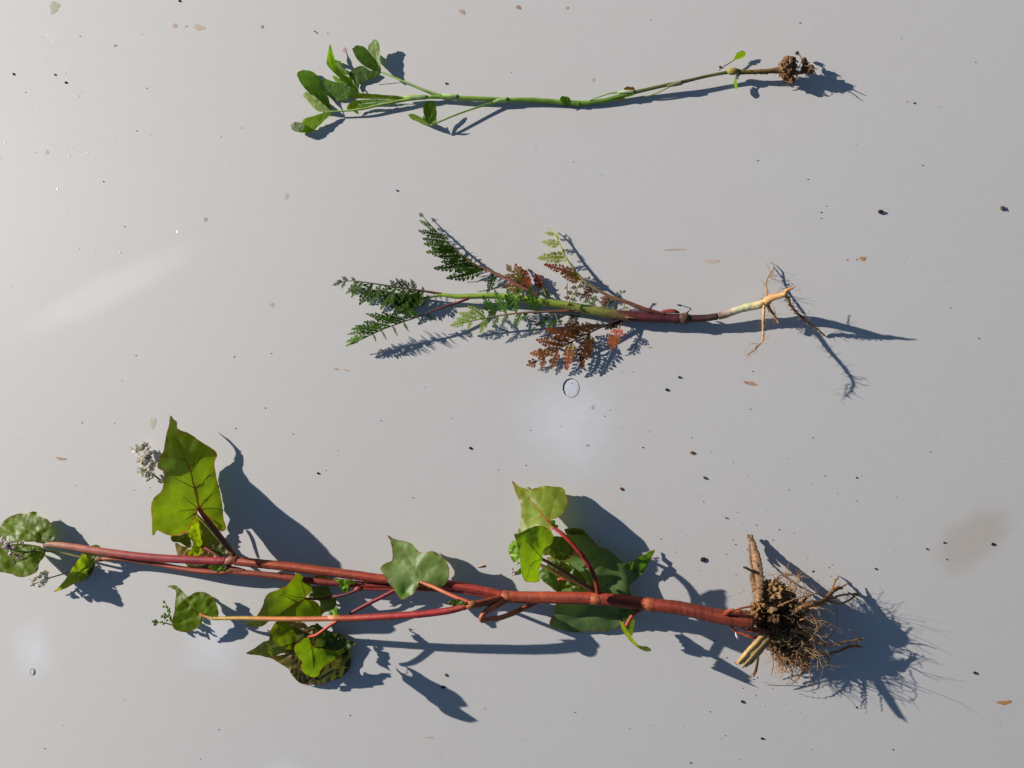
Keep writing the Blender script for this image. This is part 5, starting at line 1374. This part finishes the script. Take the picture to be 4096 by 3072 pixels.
fl = [(150+rng.uniform(-30, 30), 1080+rng.uniform(-22, 22), rng.uniform(2, 14), 9, 'bud', ('brown', 'green')[i % 2]) for i in range(9)]
fl += [(140+rng.uniform(-26, 22), 1150+rng.uniform(-24, 24), rng.uniform(2, 14), 10, 'bud', ('brown', 'white', 'pink')[i % 3]) for i in range(10)]
fl += [(108+rng.uniform(-10, 14), 1192+rng.uniform(-14, 14), rng.uniform(2, 10), 8, 'bud', 'brown') for i in range(4)]
raceme('B1', [(230, 1118, 104, 2.4), (190, 1125, 126, 2.2), (150, 1145, 146, 2), (110, 1190, 168, 1.4)], [(92, 120, 54), (100, 96, 60)], fl, 'browned fading bud cluster at the far left')
fl = [(330, 1285, 8, 16, 'open', 'white'), (345, 1315, 10, 14, 'open', 'white'), (318, 1340, 4, 13, 'open', 'white'), (300, 1310, 10, 14, 'open', 'white'), (270, 1325, 8, 12, 'open', 'white'), (350, 1290, 6, 12, 'open', 'white')]
fl += [(235+rng.uniform(0, 70), 1360+rng.uniform(-22, 12), rng.uniform(0, 12), 8.5, 'bud', ('brown', 'pink', 'white')[i % 3]) for i in range(12)]
raceme('B1', [(375, 1308, 56, 2.6), (330, 1318, 60, 2.4), (280, 1345, 62, 2), (230, 1368, 62, 1.2)], [(120, 140, 70), (130, 110, 80)], fl, 'small cluster of open white flowers and dusky buds at the lower left')
fl = []
for i in range(24):
    t = rng.uniform(0, 1)
    fl.append((1225+t*35+rng.uniform(-16, 16), 1500+t*150+rng.uniform(-8, 8), rng.uniform(0, 12), rng.uniform(10, 13), 'bud', 'green'))
raceme('B1', [(1290, 1690, 60, 3), (1265, 1620, 60, 2.8), (1240, 1560, 56, 2.2), (1224, 1500, 50, 1.4)], [(104, 140, 60), (110, 140, 66)], fl, 'upright spike of green flower buds')
fl = [(1125+rng.uniform(0, 90), 1640+rng.uniform(-14, 14), rng.uniform(0, 12), 11, 'bud', 'green') for i in range(16)]+[(1205+rng.uniform(-16, 30), 1600+rng.uniform(-20, 20), rng.uniform(0, 14), 13, 'bud', ('green', 'white')[i % 2]) for i in range(12)]
raceme('B1', [(1275, 1660, 60, 2.6), (1220, 1645, 58, 2.2), (1170, 1640, 54, 1.8), (1118, 1640, 48, 1.2)], [(104, 140, 60), (110, 140, 66)], fl, 'green bud cluster lying level')
raceme('B5', [(268, 790, 170, 2.4), (235, 800, 168, 2.2), (205, 808, 164, 1.6), (185, 818, 160, 1.2)], [(110, 150, 60), (150, 130, 100)], [(205, 800, 6, 9, 'bud', 'pink'), (192, 815, 4, 9, 'bud', 'pink'), (212, 820, 6, 9, 'bud', 'pink'), (200, 790, 4, 8, 'bud', 'brown'), (188, 828, 2, 8, 'bud', 'pink')], 'pink bud beside the bright green leaf')
raceme('B5', [(262, 735, 174, 2), (240, 732, 176, 2), (228, 735, 174, 1)], [(110, 150, 60), (150, 170, 100)], [(240, 730, 4, 8, 'bud', 'green'), (232, 738, 4, 8, 'bud', 'green'), (246, 740, 4, 7, 'bud', 'green')])

# ------------------------------------------------------------------ root ball
SO = [(124, 96, 62), (104, 78, 50), (142, 112, 74), (84, 60, 40)]
ball = clod('root_ball', buck, 'B6', 720, 850, 106, 60, (84, 60, 40), 0.45, 5)
for X, Y, h, r, c in [(700, 640, 200, 44, (138, 110, 74)), (640, 590, 190, 26, (142, 114, 78)), (660, 720, 210, 42, (126, 98, 66)), (800, 690, 190, 38, (120, 94, 64)), (545, 780, 210, 24, (140, 104, 66)), (530, 870, 200, 26, (138, 98, 60)), (870, 770, 180, 30, (120, 90, 60)),
                      (830, 890, 140, 36, (84, 60, 42)), (740, 1030, 160, 34, (140, 108, 74)), (850, 1060, 150, 36, (142, 110, 78)), (950, 1080, 130, 24, (136, 106, 76)), (800, 1160, 110, 36, (136, 108, 80)), (890, 1190, 106, 28, (146, 116, 88)),
                      (780, 1250, 80, 26, (126, 98, 72)), (870, 1270, 84, 22, (148, 120, 92)), (600, 960, 170, 26, (120, 84, 54))]:
    clod('soil_clod', ball, 'B6', X, Y, h*.64, r, c, 0.55, 4, freq=2.8)
RC = [(160, 126, 88), (144, 112, 78)]
RC2 = [(150, 66, 48), (160, 84, 60), (150, 110, 76)]
rk = dict(mat=M['root'], seg=8, rough=0.3, step=6, jit=0.9)
for cs, pts in [
        (RC2, [(230, 850, 222, 6), (290, 820, 236, 7), (380, 822, 240, 7), (470, 825, 236, 6)]), (RC2, [(330, 812, 236, 4), (400, 785, 240, 4), (490, 770, 236, 4)]),
        (RC2, [(240, 840, 222, 7), (270, 815, 236, 8), (320, 810, 242, 6), (350, 830, 240, 4)]),
        (RC2, [(380, 960, 190, 6), (440, 1000, 186, 5), (520, 1010, 186, 5), (640, 1015, 190, 4)]), (RC2, [(440, 965, 190, 7), (520, 985, 192, 6), (600, 1000, 196, 6), (700, 1010, 200, 4)]),
        (RC2, [(290, 955, 180, 5), (330, 1000, 176, 5), (400, 1030, 178, 5), (500, 1065, 182, 6), (620, 1085, 190, 5.5), (740, 1098, 196, 5)]),
        (RC, [(900, 800, 200, 14), (980, 770, 196, 14), (1060, 750, 180, 13), (1150, 735, 150, 11), (1200, 690, 120, 9), (1250, 635, 90, 8), (1300, 600, 70, 8), (1345, 595, 56, 5)]),
        (RC, [(1250, 640, 88, 5), (1265, 580, 62, 4), (1280, 530, 38, 3.6), (1312, 500, 18, 3), (1298, 478, 6, 1.4)]), (RC, [(1320, 598, 64, 4), (1370, 575, 50, 3), (1412, 540, 36, 1.6)]),
        (RC, [(1190, 700, 124, 6), (1260, 690, 104, 4.5), (1340, 665, 70, 4), (1420, 655, 36, 3.4), (1495, 650, 10, 3)]), (RC, [(1200, 720, 120, 5), (1280, 735, 110, 4), (1330, 750, 90, 4), (1400, 715, 60, 4), (1450, 690, 34, 4), (1470, 650, 16, 5), (1490, 668, 6, 8)]),
        (RC, [(1060, 750, 180, 5), (1050, 790, 160, 4), (1000, 830, 150, 2)]), (RC, [(920, 740, 200, 3), (1000, 690, 190, 3), (1100, 650, 170, 2.4), (1190, 680, 130, 2)]),
        (RC, [(740, 770, 236, 3), (860, 720, 226, 3), (980, 680, 210, 2.4), (1100, 645, 196, 1.6)]),
        (RC, [(860, 1000, 190, 7), (960, 1020, 180, 7), (1040, 1050, 172, 6), (1100, 1100, 164, 6), (1180, 1130, 156, 6), (1280, 1140, 140, 4.4), (1360, 1110, 130, 4), (1480, 1090, 116, 3), (1540, 1085, 110, 2)]),
        (RC, [(1000, 1110, 150, 6), (1060, 1160, 140, 6), (1120, 1190, 130, 5), (1190, 1230, 116, 4.4), (1222, 1275, 100, 3), (1200, 1340, 80, 1.6)]),
        (RC, [(960, 1180, 130, 5), (1060, 1200, 126, 4.4), (1180, 1225, 120, 4), (1240, 1215, 116, 4), (1320, 1190, 112, 5), (1400, 1155, 106, 5.5), (1480, 1145, 98, 5.5), (1545, 1162, 92, 2)]),
        (RC, [(1480, 1130, 104, 2), (1490, 1090, 112, 1.8), (1460, 1030, 126, 1.4), (1410, 990, 140, 1)]), (RC, [(1485, 1120, 104, 1.8), (1540, 1085, 100, 1.6), (1560, 1050, 96, 1)]), (RC, [(1430, 1150, 106, 1.6), (1410, 1130, 116, 1.2), (1415, 1110, 124, 0.8)]),
        (RC, [(900, 920, 170, 3), (960, 900, 190, 2.4), (1000, 885, 200, 1.6)]), (RC, [(930, 930, 160, 4), (1020, 945, 150, 4), (1090, 980, 140, 3.4), (1170, 1006, 126, 2)]), (RC, [(960, 920, 160, 2.4), (1060, 950, 150, 2), (1130, 990, 146, 1.4)]),
        (RC, [(690, 1110, 130, 2.6), (680, 1200, 100, 2.2), (695, 1290, 70, 2), (690, 1360, 46, 1.8), (672, 1428, 26, 1)]),
        (RC, [(900, 1300, 84, 4), (950, 1345, 60, 3), (985, 1385, 40, 1.4)]), (RC, [(860, 1340, 66, 4), (870, 1410, 44, 3), (868, 1465, 26, 2), (930, 1495, 14, .8)]), (RC, [(820, 1340, 64, 3), (815, 1380, 46, 3), (800, 1385, 40, 4)]),
        (RC, [(900, 1240, 110, 4), (980, 1240, 120, 4), (1000, 1200, 140, 3), (960, 1170, 150, 2)]), (RC, [(720, 540, 200, 2.4), (740, 490, 180, 2), (820, 470, 150, 2), (900, 462, 120, 1.8), (950, 470, 100, 1)]), (RC, [(700, 520, 200, 2), (760, 500, 180, 2), (860, 480, 150, 1.4), (920, 490, 130, .8)]),
        (RC, [(740, 480, 170, 1.8), (735, 530, 190, 1.8), (700, 560, 200, 1.4)]), (RC, [(800, 660, 200, 2), (860, 560, 170, 1.8), (820, 480, 140, 1.4), (810, 440, 120, 1)]), (RC, [(840, 640, 190, 2), (920, 560, 160, 1.6), (980, 500, 130, 1.2)]),
        (RC, [(620, 560, 190, 2), (560, 590, 180, 2), (500, 600, 160, 1.4), (475, 590, 150, 1)]), (RC, [(560, 660, 190, 2), (510, 660, 160, 1.4), (512, 720, 130, 1)]), (RC, [(500, 600, 170, 1.6), (495, 640, 150, 1.2), (492, 665, 140, .8)]),
        (RC, [(960, 780, 170, 4), (1040, 790, 200, 3), (1120, 780, 216, 2), (1180, 800, 226, 1)]), (RC, [(960, 1040, 140, 3), (1060, 1030, 160, 2.4), (1140, 1050, 190, 1.2)]),
        (RC, [(900, 1200, 110, 6), (960, 1220, 130, 4), (1020, 1250, 150, 3), (1080, 1255, 170, 1.4)]), (RC, [(880, 1270, 90, 5), (930, 1300, 110, 4), (980, 1330, 130, 2)])]:
    pts = [(x, y, hh*.76 if x > 560 else hh, r) for x, y, hh, r in pts]
    tube('root', ball, 'B6', pts, cs, **rk)
for i in range(32):
    x0, y0 = rng.uniform(840, 1000), rng.uniform(700, 1290)
    h0 = rng.uniform(40, 110) if y0 > 1000 else rng.uniform(70, 140)
    a = math.radians(rng.normal((y0-950)/9, 22))
    ln = rng.uniform(160, 460)
    dh = rng.uniform(-60, 70)
    bend = rng.normal(0, 1.0)
    pts = []
    for q in range(6):
        t = q/5
        pts.append((x0+ln*t*math.cos(a+bend*t), y0+ln*t*math.sin(a+bend*t), max(4, h0+dh*t), rng.uniform(2.2, 4.2)*(1-t*.8) if q else 4))
    tube('root', ball, 'B6', pts, RC, M['root'], seg=5, rough=.3, step=6, jit=1.3)
bw = P3(nat('B6', [(770, 900, 100)]))[0]


def surf(spread=(0.0095, 0.0115, 0.0050)):
    d = rng.normal(0, 1, 3)
    d /= np.linalg.norm(d)
    return d, bw+d*np.array(spread)*rng.uniform(.8, 1.05)+np.array((0.0006*d[0], -0.0022*(d[1] < 0), 0))


st_ = [surf() for i in range(420)]
V, F = root_paths(lambda i: st_[i][1], lambda i: st_[i][0]*1.0+rng.normal(0, .8, 3)+np.array((.5, 0, .1)), 0.0060, 420, 0.34, 0.00006, 0.5)
hairs_obj('root_hairs', ball, V, F, (158, 128, 94))
st2 = [P3(nat('B6', [(rng.uniform(950, 1080), rng.uniform(740, 1260), rng.uniform(80, 140))]))[0] for i in range(60)]
V, F = root_paths(lambda i: st2[i], lambda i: np.array((1.0, rng.normal(0, .5), rng.normal(0.05, .3))), 0.011, 60, 0.28, 0.00012, 0.7)
hairs_obj('root_hairs', ball, V, F, (160, 130, 94))
st3 = [P3(nat('B6', [(rng.uniform(720, 960), rng.uniform(1240, 1340), rng.uniform(40, 110))]))[0] for i in range(60)]
V, F = root_paths(lambda i: st3[i], lambda i: np.array((rng.normal(.3, .4), -1.0, rng.normal(0, .5))), 0.0085, 60, 0.32, 0.00011, 0.6)
hairs_obj('root_hairs', ball, V, F, (158, 120, 82))
st4 = [P3(nat('B6', [(rng.uniform(620, 900), rng.uniform(520, 640), rng.uniform(110, 160))]))[0] for i in range(40)]
V, F = root_paths(lambda i: st4[i], lambda i: np.array((rng.normal(.7, .6), rng.normal(.5, .5), rng.normal(-.2, .4))), 0.011, 40, 0.3, 0.00008, 0.6)
hairs_obj('root_hairs', ball, V, F, (170, 134, 92))
pts = []
for i in range(900):
    d, p = surf((0.0070, 0.0105, 0.0046))
    pts.append((p, rng.uniform(.00015, .0006)))
crumbs('soil_crumbs', ball, pts, SO)

# ------------------------------------------------------------------ dead bits caught in the root
def strip(name, parent, fr, pts, width, cs, mat, seg=14, thick=0.35, mott=.25, jit=0.0, rough=.35, ridge=.05):
    W, R = path(fr, [(*p, width*(w if True else 1)) for (*p, w) in pts], 5, jit)
    V, F, ri = tube_geo(W, R, seg, ridge, rough, len(WL), thick)
    ca = col_along([lin(c) for c in cs], len(W))[ri]
    V[:, 2] = np.maximum(V[:, 2], 0.00005+zs(V[:, 0]))
    stk = rng.normal(0, .22, seg)[np.arange(len(V)) % seg]
    return mesh_obj(name, V, F, mat, parent, np.clip(ca*(1+mott*rng.normal(0, 1, (len(V), 1))+stk[:, None]), 0.003, 1))


bark = empty('bark_strip', P3(nat('B6', [(560, 640, 0)]))[0], 'split brown strip of dead stalk sticking up from the muddy root ball', 'dead stalk')
BC = [(110, 82, 58), (134, 102, 72), (120, 90, 62), (128, 98, 66)]
strip('fibre', bark, 'B6', [(452, 96, 22, .5), (478, 130, 26, .8), (505, 185, 34, .9), (522, 260, 52, 1.2), (540, 345, 80, 1.5), (556, 440, 110, 1.4), (566, 560, 150, 1.3), (560, 660, 180, 1.2), (555, 720, 196, .8)], 12, BC, M['straw'])
strip('fibre', bark, 'B6', [(494, 95, 24, .5), (488, 120, 26, .7), (500, 160, 30, .7)], 10, BC, M['straw'])
strip('fibre', bark, 'B6', [(478, 182, 26, .7), (482, 220, 30, 1.1), (488, 265, 36, 1), (496, 300, 44, .5)], 9, [(96, 68, 48), (110, 80, 56)], M['straw'])
strip('fibre', bark, 'B6', [(472, 265, 30, .5), (478, 330, 44, .6), (494, 400, 66, .7), (520, 450, 92, .6)], 8, [(120, 90, 64), (110, 80, 54)], M['straw'])
strip('fibre', bark, 'B6', [(492, 458, 100, .6), (500, 510, 116, 1.2), (520, 580, 140, 1.3), (535, 660, 166, 1.1), (545, 730, 186, .8)], 11, [(92, 66, 46), (124, 94, 64), (116, 86, 58)], M['straw'])
strip('fibre', bark, 'B6', [(500, 345, 80, .8), (530, 375, 96, 1.0), (545, 395, 104, .5)], 8, BC, M['straw'])
twig = tag(strip('twig', None, 'B6', [(410, 398, 118, .6), (435, 405, 122, 1), (470, 425, 126, 1), (500, 440, 128, 1.2), (524, 458, 130, .8)], 5.5, [(30, 22, 18), (40, 28, 22), (24, 18, 16)], M['straw'], 8, .8), 'short black twig crossing the dead stalk above the root ball', 'twig')
straw = empty('straw_piece', P3(nat('B6', [(560, 1120, 0)]))[0], 'yellow split straw stub poking out below the root ball', 'straw')
YC = [(150, 116, 70), (204, 166, 108), (196, 158, 102), (186, 148, 94)]
for q, (off, ln, wd) in enumerate([(-36, 1.0, 9), (-22, .97, 9.5), (-6, .93, 9), (10, .84, 9), (26, .98, 8.5), (42, .9, 8), (54, .78, 6.5)]):
    pts = []
    for t in (0, .15, .35, .55, .75, .9, 1):
        sp_ = 1+.35*max(0, t-.5)*(1 if q > 3 else -.2)
        x = 632-265*t*ln+off*.74*sp_+rng.normal(0, 1.5)
        y = 1058+285*t*ln+off*.68*sp_+rng.normal(0, 1.5)
        pts.append((x, y, 168+86*t*ln+3*math.sin(q*2.1)-abs(off)*.12, (.8, 1.05, 1.1, 1.05, 1, .8, .3)[(0, .15, .35, .55, .75, .9, 1).index(t)]))
    strip('fibre', straw, 'B6', pts, wd, [tuple(int(v*(.92+.1*(q % 3))) for v in c) for c in ((140, 108, 66), (176, 142, 92), (184, 150, 98), (160, 128, 82))], M['straw'], 8, .55, .1, rough=.12, ridge=.06)
strip('fibre', straw, 'B6', [(560, 1190, 130, .5), (545, 1290, 100, .7), (530, 1370, 80, .8), (508, 1438, 64, .4)], 7, [(120, 84, 54), (96, 64, 42)], M['straw'])
strip('fibre', straw, 'B6', [(530, 1370, 80, .6), (490, 1425, 50, .4), (462, 1460, 30, .3)], 5, [(150, 110, 70), (140, 100, 66)], M['straw'])
sh = tag(strip('root_shoot', None, 'B6', [(338, 1015, 172, .5), (345, 1040, 168, .9), (352, 1060, 164, 1), (360, 1078, 160, .4)], 5, [(220, 220, 206), (232, 234, 224)], M['straw'], 8, 1, .03), 'tiny white root shoot hanging from the red stem base', 'shoot')

# ------------------------------------------------------------------ crumbs lying on the panel
DK, BN, GN = (30, 25, 22), (96, 68, 50), (92, 92, 44)


def crumb(x, y, r, c, label, h=None, name='soil_crumb', squash=.7):
    o = clod(name, None, 'N', x, y, r*.3, r*.72, c, .5, 2, squash)
    return tag(o, label, 'crumb', 'crumbs scattered on the panel')


crumb(3522, 846, 12, (52, 32, 28), 'largest dark brown crumb, right of the feathery plant and above its root')
crumb(4010, 832, 11, (84, 70, 58), 'grey-brown crumb near the right edge, level with the largest dark crumb')
crumb(2716, 1508, 7, GN, 'greenish crumb below the purple stem, above the black crumb', name='seed_husk')
crumb(2667, 1559, 7, (22, 18, 16), 'small black crumb right of the paint blister')
crumb(2818, 1911, 8, (96, 96, 46), 'greenish crumb above the right end of the red stem', name='seed_husk')
crumb(2766, 1810, 9, (140, 96, 60), 'tan flake between the two greenish crumbs')
crumb(2485, 1955, 8, (130, 82, 54), 'rust-brown crumb right of the pale speckled leaf tip')
crumb(2812, 2239, 14, (48, 40, 38), 'flat dark crumb above the red stem base, left of the dead stalk', squash=.35)
crumb(1881, 1792, 7, DK, 'black crumb left of centre between the feathery plant and the heart-shaped leaves')
crumb(1272, 1893, 6, DK, 'black crumb right of the biggest leaf shadow')
crumb(1771, 2748, 9, (40, 32, 28), 'dark crumb below the lower bunch of leaves, beside its shadow tip')
crumb(1782, 2699, 7, (120, 104, 80), 'small tan crumb just above the dark crumb by the shadow tip')
crumb(3048, 2954, 6, DK, 'black crumb near the bottom edge under the root ball')
crumb(2968, 2806, 7, (40, 44, 32), 'dark crumb below the straw stub')
crumb(1588, 762, 5, (36, 30, 28), 'black crumb between the upper two plants, left of centre')
crumb(1785, 334, 6, (34, 30, 28), 'dark crumb just above the alfalfa stem')
crumb(2880, 268, 6, (26, 22, 22), 'round black crumb at the foot of the seed leaf stalk on the alfalfa')
crumb(3777, 2171, 5, (24, 20, 20), 'round black crumb on the brown smear')
crumb(3708, 2196, 5, (24, 20, 20), 'round black crumb left of the brown smear')
crumb(3503, 2275, 5, (28, 24, 22), 'black crumb above the thin root tips at right')
crumb(3898, 2691, 7, (44, 34, 28), 'dark crumb right of the root shadows')
crumb(263, 330, 6, (30, 28, 26), 'black crumb near the top left corner')
crumb(220, 299, 5, (30, 28, 26), 'small black crumb up and left of the top left crumb')
crumb(54, 296, 6, (30, 28, 26), 'black crumb at the left edge near the top')
crumb(718, 3, 6, (24, 20, 20), 'black crumb cut by the top edge')
crumb(3972, 2177, 8, (40, 30, 28), 'dark splinter right of the brown smear', squash=.3)
tag(strip('splinter', None, 'N', [(1908, 2268, 2, .4), (1918, 2266, 3, 1), (1932, 2263, 3, 1), (1941, 2261, 2, .4)], 3.2, [(170, 138, 100), (186, 156, 118)], M['straw'], 6, .6, .08), 'tiny tan splinter lying across the pointed shadow beside the flat grey-green leaf', 'splinter')
# specks too small to count
sp = []
for x, y in [(1170, 1735), (1806, 1674), (2242, 1706), (2353, 1778), (2120, 1720), (2350, 1780), (2352, 1786), (2646, 2158), (3023, 2208), (3178, 2136), (3250, 2282), (3248, 2283), (3586, 1989), (3423, 1911), (3447, 1903), (3428, 2004), (3878, 1833), (4003, 1834), (3721, 1807), (3580, 2196), (3787, 2241), (3625, 406), (3765, 422), (2229, 720), (2144, 583), (1543, 324), (568, 1337), (500, 910), (265, 1308), (547, 1420), (934, 1428), (938, 1429), (1060, 1501), (1059, 1631), (489, 1523), (1087, 1413), (456, 1690), (330, 1690), (349, 1962), (946, 1711), (84, 1756), (875, 2918), (802, 3037), (176, 2999), (1768, 3005), (3275, 2530), (3284, 845), (3274, 844), (3030, 642), (3232, 718), (3285, 871), (3305, 823), (3692, 660), (3614, 1043), (3803, 1234), (3915, 1352), (3570, 3000), (4000, 2900), (1305, 131), (1266, 130), (1290, 95), (1260, 125), (185, 251), (320, 145), (569, 138), (588, 356), (549, 524), (603, 542), (412, 725), (99, 369), (920, 648), (966, 512), (882, 544), (2040, 290), (3556, 1350), (2665, 2270), (3400, 2700), (2600, 2900), (2300, 2850), (2100, 2960), (1400, 2860), (1000, 2950), (500, 2800), (250, 2900), (2900, 600), (2400, 700), (2100, 120), (2600, 80), (3200, 90), (3600, 150), (3900, 250), (3300, 1900), (3250, 1750), (2950, 2050), (1990, 1880), (2105, 1860), (2112, 1879), (1650, 1990), (2520, 1827), (2590, 1727), (2573, 1790), (2765, 1753), (2845, 1805), (2440, 1640), (2420, 1662), (2525, 1480), (2490, 1492), (2532, 1484), (3010, 1488), (3000, 1640), (2860, 1420), (1620, 1410), (1700, 1550), (1450, 1600), (1350, 1750)]:
    r = rng.uniform(1.0, 2.7)
    sp.append((P3([(x+rng.normal(0, 2), y+rng.normal(0, 2), r*.3)])[0], r*S))
for i in range(60):
    r = abs(rng.normal(0, 1.0))+.5
    sp.append((P3([(rng.uniform(-200, 4300), rng.uniform(-200, 3300), r*.3)])[0], r*S))
for i in range(160):
    r = abs(rng.normal(0, 1.1))+.6
    sp.append((P3([(rng.normal(3080, 190), rng.normal(2480, 300), r*.3)])[0], r*S))
crumbs('dust_specks', None, sp, [(40, 34, 30), (70, 56, 46), (96, 84, 70), (110, 96, 84)])
bpy.data.objects['dust_specks']['label'] = 'fine dark specks of grit strewn over the grey paint'
bpy.data.objects['dust_specks']['category'] = 'grit'
# low beads, coloured near-white to stand in for sun glints
glint = flat_mat('glint_white_bead', (246, 246, 244), 0.12, spec=1.0)
gp = []
for x, y, r in [(140, 609, 5), (290, 592, 5), (279, 624, 5), (18, 573, 4), (3, 632, 4), (232, 788, 4), (231, 755, 3), (313, 387, 4), (260, 289, 4), (328, 363, 3), (370, 361, 2.5), (351, 611, 3.5), (437, 610, 3), (460, 553, 3), (388, 557, 3), (190, 690, 3), (752, 484, 2.5), (703, 464, 2.5), (468, 44, 3), (23, 108, 3), (130, 433, 2.5), (100, 424, 2), (57, 543, 2.5), (173, 491, 2), (269, 836, 3), (315, 995, 3), (379, 1000, 3), (450, 978, 3.5), (52, 917, 3), (862, 1000, 2.5), (707, 927, 3), (1115, 1072, 2.5), (480, 1010, 3.5), (366, 780, 3), (351, 167, 3)]:
    gp.append((P3([(x, y, .3)])[0], r*S*1.1))
cr = crumbs('glint_beads', None, gp, [(220, 220, 218)], mat=glint, low=.22)
cr['label'] = 'tiny beads coloured white as painted sun glints at the upper left'
cr['category'] = 'grit'
